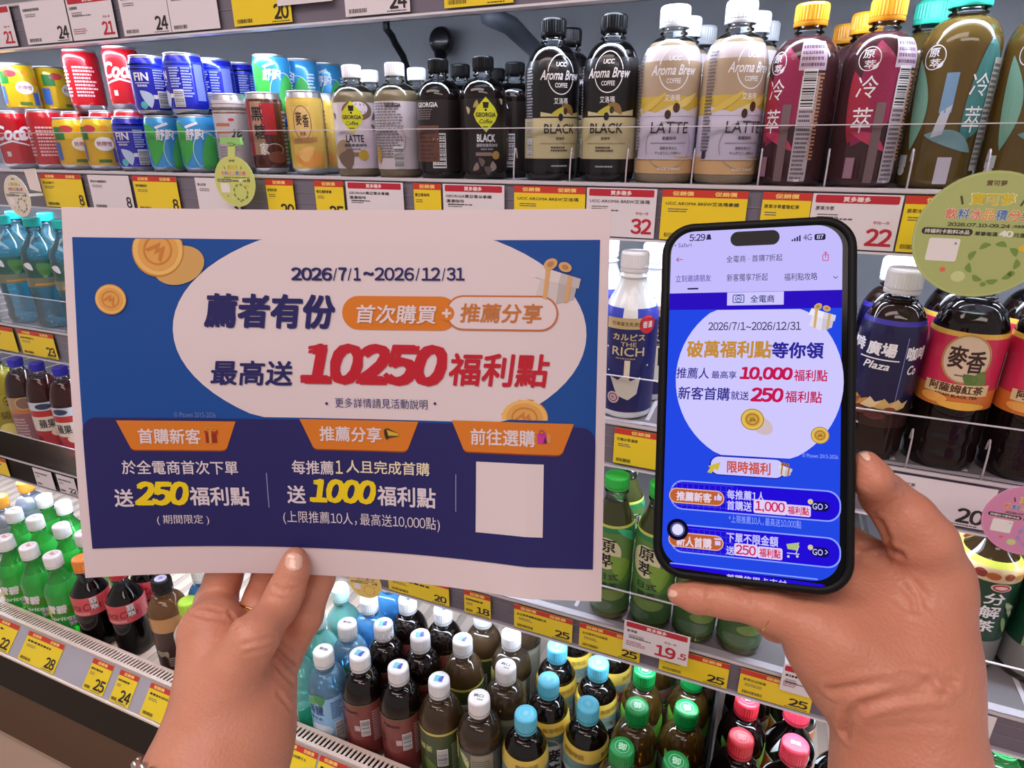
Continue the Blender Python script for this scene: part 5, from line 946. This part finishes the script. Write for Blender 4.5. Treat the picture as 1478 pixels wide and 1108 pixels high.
stext(mb, '新客首購', 978, 558, 1053, 577, (50, 46, 140), b=.015, shr=.06); stext(mb, '就送', 1055, 564, 1081, 577, (50, 46, 140), b=.01); stext(mb, '250', 1083, 559, 1131, 580, (196, 24, 80), b=.04, shr=.14); stext(mb, '福利點', 1133, 564, 1187, 581, (196, 24, 80), b=.015, shr=.06)
stext(mb, '© Pitown 2015-2026', 1158, 655, 1210, 661, (150, 170, 255), 3, 0); qchild(mb, 'page_headline')
for cx, cy, w, tr in ((1086, 605, 34, (14, 9)), (1184, 628, 27, None)):
    mb = MB()
    if tr: sshape(mb, turn(ell(34, 24, 24), -30), cx + tr[0], cy + tr[1], sm((206, 186, 190)), 3)
    for s_, c, k in ((1, (180, 130, 50), 4), (.9, (226, 190, 90), 5), (.68, (206, 160, 70), 6)): sshape(mb, ell(w * s_, w * s_ * .92, 24), cx, cy, sm(c), k)
    sshape(mb, ring(w * .56, w * .5, w * .05, 20), cx, cy, sm((160, 110, 40)), 7); sshape(mb, turn(poly([(-.16 * w, -.1 * w), (-.05 * w, .12 * w), (0, 0), (.05 * w, .12 * w), (.16 * w, -.1 * w), (.08 * w, -.1 * w), (0, -.06 * w), (-.08 * w, -.1 * w)]), 10), cx, cy, sm((160, 110, 40)), 7); qchild(mb, 'coin')
mb = MB(); gift(1186, 458, 42, lambda *a: sshape(mb, *a), sm, 4, (226, 220, 236), (206, 170, 110)); qchild(mb, 'gift_box')
mb = MB(); sshape(mb, rrect(110, 29, 14), 1078, 674, sm((30, 30, 160)), 3); sshape(mb, rrect(106, 26, 12), 1078, 674, sm(WHT), 4); stext(mb, '限時福利', 1049, 666, 1112, 684, (206, 80, 60), 5, .025)
sshape(mb, poly([(-10, -8), (-6, -1), (-9, 1), (9, 8), (5, -5), (1, -2), (-4, -9)]), 1031, 674, sm((206, 186, 60)), 6); gift(1133, 678, 22, lambda *a: sshape(mb, *a), sm, 6, (214, 206, 210), (176, 110, 60)); qchild(mb, 'section_title')
def card(yc, h, pill, ty, rows_, go, cart=False):
    mb = MB(); th = 0.0
    tl_ = lambda sh: turn(sh, th)
    sshape(mb, tl_(rrect(247, h, h * .42)), 1086, yc, sm((140, 160, 255)), 3); sshape(mb, tl_(rrect(243, h - 4, h * .40)), 1086, yc, sm((34, 14, 214)), 4)
    for i in range(12): sshape(mb, tl_(rect(.8, h - 10)), 976 + i * 8, yc - 7 + i * .5, sm((60, 70, 236)), 5)
    for i in range(5): sshape(mb, tl_(rect(90, .8)), 1014, yc - h / 2 + 4 + i * 8 - 5, sm((60, 70, 236)), 5)
    if pill: sshape(mb, tl_(rrect(80, 22, 11)), 1005, ty, sm((226, 180, 150)), 6); sshape(mb, tl_(rrect(77, 19, 9.5)), 1005, ty, sm((190, 96, 50)), 7); stext(mb, pill, 976, ty - 7, 1027, ty + 7, (226, 210, 230), 8, .03); sshape(mb, poly([(-5, -5), (-5, 1), (-2, 1), (-2, -5)]), 1036, ty, sm(WHT), 8); sshape(mb, poly([(-1, -5), (-1, 1), (1, 6), (3, 2), (6, 1), (5, -5)]), 1036, ty, sm(WHT), 8)
    for r_ in rows_:
        if len(r_) > 6: sshape(mb, tl_(rrect(r_[3] - r_[1] + 5, r_[4] - r_[2] + 4, 3)), (r_[1] + r_[3]) / 2, (r_[2] + r_[4]) / 2, sm((226, 206, 246)), 7)
        stext(mb, r_[0], r_[1], r_[2], r_[3], r_[4], r_[5], 8, .02)
    if cart:
        for q in ([(-9, 6), (10, 10), (7, -2), (-7, -1)],): sshape(mb, poly(q), 1144, 792, sm((176, 190, 130)), 7)
        sshape(mb, rect(18, 1.4), 1145, 799, sm((206, 206, 200)), 7); sshape(mb, turn(rect(1.4, 14), -20), 1151, 794, sm((206, 206, 200)), 8); sshape(mb, ell(4, 4, 10), 1138, 803, sm((206, 206, 200)), 8); sshape(mb, ell(4, 4, 10), 1151, 803, sm((206, 206, 200)), 8)
    if go: sshape(mb, tl_(rrect(27, 14, 7)), 1184, go, sm((22, 14, 90)), 6); stext(mb, 'GO', 1173, go - 4.5, 1188, go + 4.5, WHT, 7, .01); sshape(mb, turn(rect(4.6, 1.2), -40), 1193, go - 1.6, sm(WHT), 7); sshape(mb, turn(rect(4.6, 1.2), 40), 1193, go + 1.6, sm(WHT), 7); sshape(mb, ell(8, 8, 14), 1170, go - 7, sm((214, 196, 160)), 8)
    qchild(mb, 'offer_card')
CR_ = (206, 36, 90)
card(722, 44, '推薦新客', 717, (('每推薦1人', 1049, 708, 1104, 722, WHT), ('首購送', 1049, 723, 1085, 737, WHT), ('1,000', 1090, 724, 1133, 740, CR_, .02), ('福利點', 1137, 731, 1168, 743, CR_, .02)), 731)
card(787, 43, None, 779, (('下單不限金額', 1048, 771, 1123, 786, WHT), ('送', 1048, 788, 1060, 801, WHT), ('250', 1062, 787, 1091, 801, CR_, .02), ('福利點', 1096, 792, 1127, 805, CR_, .02)), 797, True)
mb = MB(); sshape(mb, rrect(80, 22, 11), 1004, 781, sm((226, 180, 150)), 6); sshape(mb, rrect(77, 19, 9.5), 1004, 781, sm((190, 96, 50)), 7); stext(mb, '新人首購', 976, 775, 1027, 790, (226, 210, 230), 8, .03); sshape(mb, rect(8, 6), 1036, 784, sm(WHT), 8); sshape(mb, rect(10, 2.4), 1036, 778, sm(WHT), 8)
stext(mb, '*上限推薦10人，最高送10,000點', 1051, 747, 1156, 759, (150, 170, 255), 5, .0); qchild(mb, 'offer_pill')
mb = MB(); yb = quv(1086, 824)[1]
P = [(x + SDX, y + SDY) for x, y in rrpts(2 * SW, 2 * SH, SR, 10) if y + SDY > yb]; P = [(-SW * .985, yb + .002)] + [p for p in P[::-1]][::-1][:0] + [(-SW * .9, yb + .0005), (SW * .80, yb + .0022), (SW * .96, yb + .0045)] + [p for p in P if p[0] > 0 and p[1] > yb + .005][::1] + [p for p in P if p[0] <= 0 and p[1] > yb + .005]
sadd(mb, *poly(P), sm((34, 14, 214)), 4); sshape(mb, rect(214, 1.8), 1070, 824, sm((140, 160, 255)), 5); stext(mb, '首購信用卡支付', 1048, 833, 1135, 843, WHT, 6, .02); qchild(mb, 'offer_card')
mb = MB(); sshape(mb, ell(31, 31, 32), 978, 764, sm((14, 12, 40)), 9); sshape(mb, ell(21, 21, 28), 978, 764, sm((90, 84, 140)), 10); sshape(mb, ell(16, 16, 28), 978, 764, sm((226, 222, 255)), 11); qchild(mb, 'assist_button')
# ================================================================== HANDS
def skin_mat(c, name):
    m = bpy.data.materials.new(name); m.use_nodes = True; nt = m.node_tree; b = nt.nodes['Principled BSDF']; N = nt.nodes.new; L = nt.links.new
    tc = N('ShaderNodeTexCoord'); n1 = N('ShaderNodeTexNoise'); n1.inputs['Scale'].default_value = 32; n1.inputs['Detail'].default_value = 5
    l = lin(c); mx = N('ShaderNodeMix'); mx.data_type = 'RGBA'; mx.inputs[6].default_value = (l[0] * .88, l[1] * .76, l[2] * .72, 1); mx.inputs[7].default_value = (min(1, l[0] * 1.1), l[1] * 1.12, l[2] * 1.1, 1)
    L(tc.outputs['Object'], n1.inputs['Vector']); L(n1.outputs['Fac'], mx.inputs[0]); L(mx.outputs[2], b.inputs['Base Color'])
    v = N('ShaderNodeTexVoronoi'); v.inputs['Scale'].default_value = 620; L(tc.outputs['Object'], v.inputs['Vector'])
    n2 = N('ShaderNodeTexNoise'); n2.inputs['Scale'].default_value = 130; n2.inputs['Detail'].default_value = 4; L(tc.outputs['Object'], n2.inputs['Vector'])
    ad = N('ShaderNodeMath'); ad.operation = 'MULTIPLY_ADD'; ad.inputs[1].default_value = .35; L(v.outputs['Distance'], ad.inputs[0]); L(n2.outputs['Fac'], ad.inputs[2])
    bp = N('ShaderNodeBump'); bp.inputs['Strength'].default_value = .42; bp.inputs['Distance'].default_value = .0012; L(ad.outputs[0], bp.inputs['Height']); L(bp.outputs[0], b.inputs['Normal'])
    b.inputs['Roughness'].default_value = .40; b.inputs['Specular IOR Level'].default_value = .4; b.inputs['Subsurface Weight'].default_value = .25
    b.inputs['Subsurface Radius'].default_value = (1, .35, .2); b.inputs['Subsurface Scale'].default_value = .004
    return m
def J(px, py, z, r): return (ray(px, py) * z, r * z / FPX)            # joint seen at px,py, z metres ahead, r pixels thick
def cone(P, a, b):
    (A, ra), (B, rb) = a, b; d = B - A; q = P - A; t = np.clip((q @ d) / (d @ d), 0, 1); return np.linalg.norm(q - t[:, None] * d, axis=1) - (ra + (rb - ra) * t)
def smin(a, b, k): h = np.clip(.5 + .5 * (b - a) / k, 0, 1); return b + (a - b) * h - k * h * (1 - h)
def chain(P, js, k=.004):
    d = None
    for a, b in zip(js, js[1:]): c = cone(P, a, b); d = c if d is None else smin(d, c, k)
    return d
def surface(field, lo, hi, h):
    lo = np.asarray(lo); n = np.ceil((np.asarray(hi) - lo) / h).astype(int) + 1
    gx, gy, gz = [lo[i] + h * np.arange(n[i]) for i in range(3)]
    G = np.stack(np.meshgrid(gx, gy, gz, indexing='ij'), -1).reshape(-1, 3); D = np.concatenate([field(G[i:i + 400000]) for i in range(0, len(G), 400000)]).reshape(n)
    C = np.zeros((*(n - 1), 3)); cnt = np.zeros(n - 1); m = n - 1
    def sl(o, ax=None): return tuple(slice(o[i], o[i] + m[i]) for i in range(3))
    corners = [(i, j, k) for i in (0, 1) for j in (0, 1) for k in (0, 1)]
    for c in corners:
        for ax in range(3):
            if c[ax] == 0:
                e = list(c); e[ax] = 1; a, b = D[sl(c)], D[sl(e)]; x = (a < 0) != (b < 0); t = np.where(x, a / np.where(x, a - b, 1), 0)
                p = np.zeros((*m, 3)); p[...] = np.array(c, float); p[..., ax] += t; C += p * x[..., None]; cnt += x
    act = cnt > 0; idx = -np.ones(m, int); idx[act] = np.arange(act.sum())
    ijk = np.argwhere(act); V = lo + h * (ijk + C[act] / cnt[act][:, None]); Q = []
    for ax in range(3):
        u, v = [(1, 2), (2, 0), (0, 1)][ax]; e = [0, 0, 0]; e[ax] = 1
        A = D[tuple(slice(0, n[i] - e[i]) for i in range(3))]; B = D[tuple(slice(e[i], n[i]) for i in range(3))]
        w = np.argwhere((A < 0) != (B < 0)); ok = (w[:, u] > 0) & (w[:, v] > 0) & (w[:, u] < m[u]) & (w[:, v] < m[v]); w = w[ok]; s = A[tuple(w.T)] < 0
        def at(du, dv): q = w.copy(); q[:, u] -= du; q[:, v] -= dv; return idx[tuple(q.T)]
        q = np.stack([at(1, 1), at(0, 1), at(0, 0), at(1, 0)], 1); q[~s] = q[~s][:, ::-1]; Q.append(q)
    return V, np.concatenate(Q)
def hand(name, field, lo, hi, mat, creases, label, base, bumps=()):
    V, Q = surface(field, lo, hi, .0011)
    for it in range(2):                                                # relax the grid steps, following the field
        S = np.zeros_like(V); c = np.zeros(len(V))
        for k in range(4): a, b = Q[:, k], Q[:, (k + 1) % 4]; np.add.at(S, a, V[b]); np.add.at(c, a, 1); np.add.at(S, b, V[a]); np.add.at(c, b, 1)
        V = V * .5 + .5 * S / np.maximum(c, 1)[:, None]
    e = 5e-4; Nn = np.stack([field(V + np.eye(3)[i] * e) - field(V - np.eye(3)[i] * e) for i in range(3)], 1); Nn /= np.linalg.norm(Nn, axis=1)[:, None] + 1e-9
    from mathutils.bvhtree import BVHTree
    T = BVHTree.FromPolygons(V.tolist(), Q.tolist())
    for pts, depth, width in creases:                                  # skin folds: lines laid on the skin and pressed in
        W_ = []
        for (x0, y0), (x1, y1) in zip(pts, pts[1:]):
            for t in np.linspace(0, 1, max(2, int(math.hypot(x1 - x0, y1 - y0) / 3))):
                d = Vector(ray(x0 + (x1 - x0) * t, y0 + (y1 - y0) * t)).normalized(); h_ = T.ray_cast(Vector((0, 0, 0)), d)
                if h_[0]: W_.append(tuple(h_[0]))
        if not W_: continue
        W_ = np.array(W_); lo_, hi_ = W_.min(0) - 4 * width, W_.max(0) + 4 * width; sel = np.where(((V > lo_) & (V < hi_)).all(1))[0]
        dm = np.full(len(sel), 9.)
        for p in W_: dm = np.minimum(dm, np.linalg.norm(V[sel] - p, axis=1))
        V[sel] -= Nn[sel] * (depth * (np.exp(-(dm / width) ** 2) - .45 * np.exp(-((dm - 2.2 * width) / (1.1 * width)) ** 2)))[:, None]
    root = empty(name, base, label, 'hand'); mb = MB(); mb.add(V, Q.tolist(), mat, True)
    o = mb.build('skin', root); o.matrix_parent_inverse = Matrix.Translation(-Vector(base)); root['T'] = 0; del root['T']
    return root, T
def hchild(mb, name, root, label=None):
    o = mb.build(name, root); o.matrix_parent_inverse = Matrix.Translation(-root.location)
    if label: o['label'] = label
    return o
def nail(root, T, cx, cy, w, h, ang, mat, label):
    """nail plate laid over the finger end, given by its outline in the view"""
    mb = MB(); a = math.radians(ang); G = []; nx, ny = 13, 13
    for j in range(ny):
        v = j / (ny - 1) * 2 - 1; lim = 1 if v > -.2 else math.sqrt(max(0, 1 - ((-.2 - v) / .8) ** 2)) * .98 + .02
        if v > .55: lim = math.sqrt(max(0, 1 - ((v - .55) / .5) ** 2))
        for i in range(nx):
            u = (i / (nx - 1) * 2 - 1) * lim; x = cx + (u * w / 2) * math.cos(a) + (v * h / 2) * math.sin(a); y = cy + (u * w / 2) * math.sin(a) - (v * h / 2) * math.cos(a)
            d = Vector(ray(x, y)).normalized(); q = T.ray_cast(Vector((0, 0, 0)), d)
            G.append(np.array(q[0] - d * (.0006 if abs(u) < .99 * lim and abs(v) < .95 else .0001)) if q[0] else None)
    ok = [g for g in G if g is not None]
    if len(ok) < 20: return
    m_ = np.mean(ok, 0); zd = np.mean([g @ Fv for g in ok])
    G = [g if g is not None else m_ for g in G]
    mb.add(np.array(G), [(j * nx + i, j * nx + i + 1, (j + 1) * nx + i + 1, (j + 1) * nx + i) for j in range(ny - 1) for i in range(nx - 1)], mat, True); hchild(mb, 'fingernail', root, label)
def finger_ring(root, A, B, t, r, mat, tilt=0):
    c = A + (B - A) * t; ax = (B - A) / np.linalg.norm(B - A); u = np.cross(ax, Fv); u /= np.linalg.norm(u); v = np.cross(u, ax)
    mb = MB(); mb.tube([c + r * (u * math.cos(s) + v * math.sin(s)) + ax * tilt * math.cos(s) for s in np.arange(40) * 2 * math.pi / 40], .00075, mat, 8, True); hchild(mb, 'finger_ring', root, 'thin gold ring')
GOLDM = pm((226, 176, 96), .2, metal=1.0)
zp = lambda px, py: float(pPos(*[np.array(c) for c in puv(px, py)]) @ Fv)
zf = lambda px, py, r, gap=.006: zp(px, min(py, 825)) + r * 1.15 * .36 / FPX + gap      # finger resting on the back of the sheet
zt = lambda px, py, r, gap=.0012: zp(px, min(py, 825)) - r * 1.12 * .35 / FPX - gap      # thumb pressed on its front
# ---- left hand
thumb = [J(316, 1010, .338, 52), J(366, 922, .336, 33), J(402, 876, zt(412, 822, 25) - .001, 25), J(413, 852, zt(414, 822, 24), 24.5), J(424, 822, zt(424, 820, 20), 20.5), J(426, 806, zt(426, 806, 17), 16.5)]
index = [J(308, 905, .362, 40), J(312, 868, zf(312, 835, 28), 28), J(322, 836, zf(322, 836, 24), 24.5), J(346, 780, zf(346, 780, 22), 22.5), J(362, 742, zf(362, 742, 20), 19)]
middle = [J(356, 925, .378, 32), J(379, 862, zf(379, 835, 25) + .003, 24.5), J(393, 812, zf(393, 812, 23), 23.5), J(404, 756, zf(404, 756, 22), 22), J(410, 726, zf(410, 726, 19), 18)]
third = [J(388, 935, .385, 30), J(424, 872, zf(424, 835, 25) + .004, 25), J(446, 806, zf(446, 806, 23), 23), J(456, 764, zf(456, 764, 20), 20), J(460, 744, zf(460, 744, 17), 17)]
little = [J(404, 952, .380, 28), J(440, 890, .378, 24), J(461, 836, zf(461, 836, 20) + .001, 20.5), J(474, 792, zf(474, 792, 17), 17), J(479, 774, zf(479, 774, 15), 14)]
palm = [(J(285, 1250, .318, 96), J(303, 1118, .332, 88)), (J(303, 1118, .332, 84), J(326, 1010, .346, 62)), (J(326, 1010, .346, 70), J(306, 915, .358, 46)), (J(330, 1110, .336, 78), J(366, 990, .362, 54)), (J(366, 990, .362, 54), J(394, 950, .374, 32)), (J(352, 1060, .345, 66), J(350, 950, .364, 46))]
def left_field(P):
    d = None
    for a, b in palm: c = cone(P, a, b); d = c if d is None else smin(d, c, .012)
    f = np.minimum.reduce([chain(P, index), chain(P, middle), chain(P, third), chain(P, little)]); d = smin(d, f, .006)
    d = smin(d, chain(P, thumb, .005), .0065)
    q = P - PO; u, v = q @ PU, q @ PV; sl = np.maximum.reduce([np.abs(u) - HW - .001, np.abs(v) - HH - .001, np.abs(q @ PN - bend(u, v)) - .0012]); return np.maximum(d, -sl)   # the sheet lies between thumb and fingers
allp = np.array([j[0] for q in (thumb, index, middle, third, little) for j in q] + [j[0] for q in palm for j in q]); SKL = skin_mat((208, 146, 122), 'skin'); 
cl = [([(396, 846), (412, 851), (430, 848)], .0006, .0011), ([(398, 853), (414, 857), (433, 854)], .0005, .0010), ([(394, 860), (410, 864), (428, 861)], .0004, .001),
      ([(276, 884), (296, 890), (318, 892), (338, 900)], .0008, .0013), ([(284, 878), (300, 876), (322, 884)], .0006, .0012), ([(330, 884), (338, 894), (342, 903)], .0008, .0013), ([(352, 930), (372, 925), (396, 918)], .0006, .0013), ([(356, 942), (376, 938), (398, 930)], .0005, .0013),
      ([(398, 958), (410, 972), (424, 986)], .0009, .0016), ([(402, 1000), (410, 1010), (418, 1022)], .0006, .0014), ([(404, 935), (414, 945), (426, 955)], .0008, .0015)]
hl, TL = hand('hand', left_field, allp.min(0) - .036, allp.max(0) + .036, SKL, cl, 'left hand pinching the lower edge of the printed paper, thumb in front', tuple(ray(300, 1105) * .333))
NAILM = pm((236, 188, 170), .22, coat=.6, sss=.1)
nail(hl, TL, 424, 811, 25, 27, 6, NAILM, 'pale thumb nail')
finger_ring(hl, middle[0][0], middle[1][0], .62, 28.5 * .375 / FPX, GOLDM, .002)
# bracelet at the wrist
mb = MB(); c0, c1 = J(196, 1122, .326, 8)[0], J(232, 1112, .30, 8)[0]
for i, (x, y, z, r) in enumerate(((196, 1103, .318, 6.5), (207, 1107, .311, 7), (219, 1113, .306, 7), (232, 1120, .302, 7), (246, 1127, .300, 7), (200, 1096, .322, 4))):
    p, rr = J(x, y, z, r); a = np.linspace(-math.pi / 2, math.pi / 2, 9); n0 = mb.n
    mb.lathe([(max(1e-5, rr * math.cos(t)), rr * math.sin(t)) for t in a], pm((206, 200, 196), .18, metal=1.0), 14); mb.V[-1] = mb.V[-1] + p
hchild(mb, 'bracelet', hl, 'silver bead bracelet')
# ---- right hand
zq = lambda px, py: float((lambda d: (d * ((QO @ QN) / (d @ QN))))(ray(px, py)) @ Fv)
zs = zq(1236, 700)
thumb2 = [J(1346, 826, .262, 50), J(1332, 782, .258, 43), J(1308, 748, .2585, 38), J(1277, 716, .2605, 31), J(1258, 690, zs + .005, 26), J(1250, 668, zs + .005, 18)]
little2 = [J(1165, 902, .256, 40), J(1112, 882, .2585, 27), J(1046, 866, .2635, 23.5), J(1005, 861, .2665, 21.5), J(979, 857, .268, 16)]
ring2 = [J(1200, 880, .270, 42), J(1122, 893, .282, 30), J(1060, 805, .296, 25), J(1010, 770, .300, 23), J(985, 752, .300, 20)]
mid2 = [J(1225, 850, .270, 40), J(1130, 800, .290, 28), J(1050, 740, .300, 25), J(1000, 715, .302, 22), J(980, 705, .302, 19)]
index2 = [J(1280, 830, .272, 40), J(1180, 760, .294, 28), J(1100, 690, .304, 25), J(1050, 660, .306, 22), J(1020, 645, .306, 19)]
palm2 = [(J(1326, 1330, .245, 108), J(1314, 1130, .252, 98)), (J(1314, 1130, .252, 98), J(1308, 1052, .256, 86)), (J(1308, 1052, .256, 86), J(1300, 960, .262, 92)), (J(1300, 960, .262, 92), J(1328, 856, .266, 70)), (J(1270, 1010, .258, 62), J(1196, 922, .258, 56)), (J(1240, 960, .260, 80), J(1250, 880, .272, 66)), (J(1196, 922, .258, 54), J(1250, 880, .272, 56))]
def right_field(P):
    d = None
    for a, b in palm2: c = cone(P, a, b); d = c if d is None else smin(d, c, .010)
    f = np.minimum.reduce([chain(P, index2), chain(P, mid2), chain(P, ring2), chain(P, little2)]); d = smin(d, f, .005)
    d = smin(d, chain(P, thumb2, .004), .005)
    q = P - QO; bx = np.maximum.reduce([np.abs(q @ QU) - (CW + .0004), np.abs(q @ QV) - (CH + .0004), np.abs(q @ QN + CT / 2) - (CT / 2 + .0006)])   # flesh gives way to the case
    return np.maximum(d, -bx)
allp = np.array([j[0] for q in (thumb2, index2, mid2, ring2, little2) for j in q] + [j[0] for q in palm2 for j in q])
cr = [([(1246, 790), (1268, 786), (1290, 793), (1300, 800)], .0014, .0015), ([(1240, 800), (1262, 799), (1284, 806)], .0005, .0012), ([(1270, 752), (1279, 770), (1287, 792)], .0010, .0014), ([(1262, 740), (1278, 734), (1292, 722)], .0004, .0011),
      ([(1219, 1058), (1226, 1034), (1246, 1014), (1290, 1000), (1340, 990)], .0017, .0017), ([(1248, 1020), (1300, 1008), (1360, 1000)], .0011, .0015), ([(1200, 996), (1260, 988), (1320, 980), (1376, 984)], .0012, .0016), ([(1300, 972), (1350, 972), (1384, 966)], .0005, .0013), ([(1260, 1052), (1320, 1044), (1370, 1048)], .0003, .0013),
      ([(1306, 848), (1318, 862), (1322, 880)], .0007, .0012), ([(1322, 842), (1334, 858), (1338, 876)], .0007, .0012), ([(1294, 866), (1310, 880), (1330, 884)], .0003, .0011), ([(1086, 862), (1088, 880), (1084, 892)], .0004, .0011), ([(1024, 850), (1022, 868), (1026, 884)], .0004, .0011)]
SKR = skin_mat((200, 136, 112), 'skin')
hr, TR = hand('hand', right_field, allp.min(0) - .034, allp.max(0) + .034, SKR, cr, 'right hand holding the phone, thumb on its side and little finger beneath', tuple(ray(1315, 1105) * .254))
nail(hr, TR, 1247, 655, 11, 26, -42, NAILM, 'pale thumb nail')
nail(hr, TR, 969, 856, 11, 19, -75, NAILM, 'pale little finger nail')
finger_ring(hr, little2[1][0], little2[2][0], .06, 27.5 * .2585 / FPX, GOLDM, .0015)
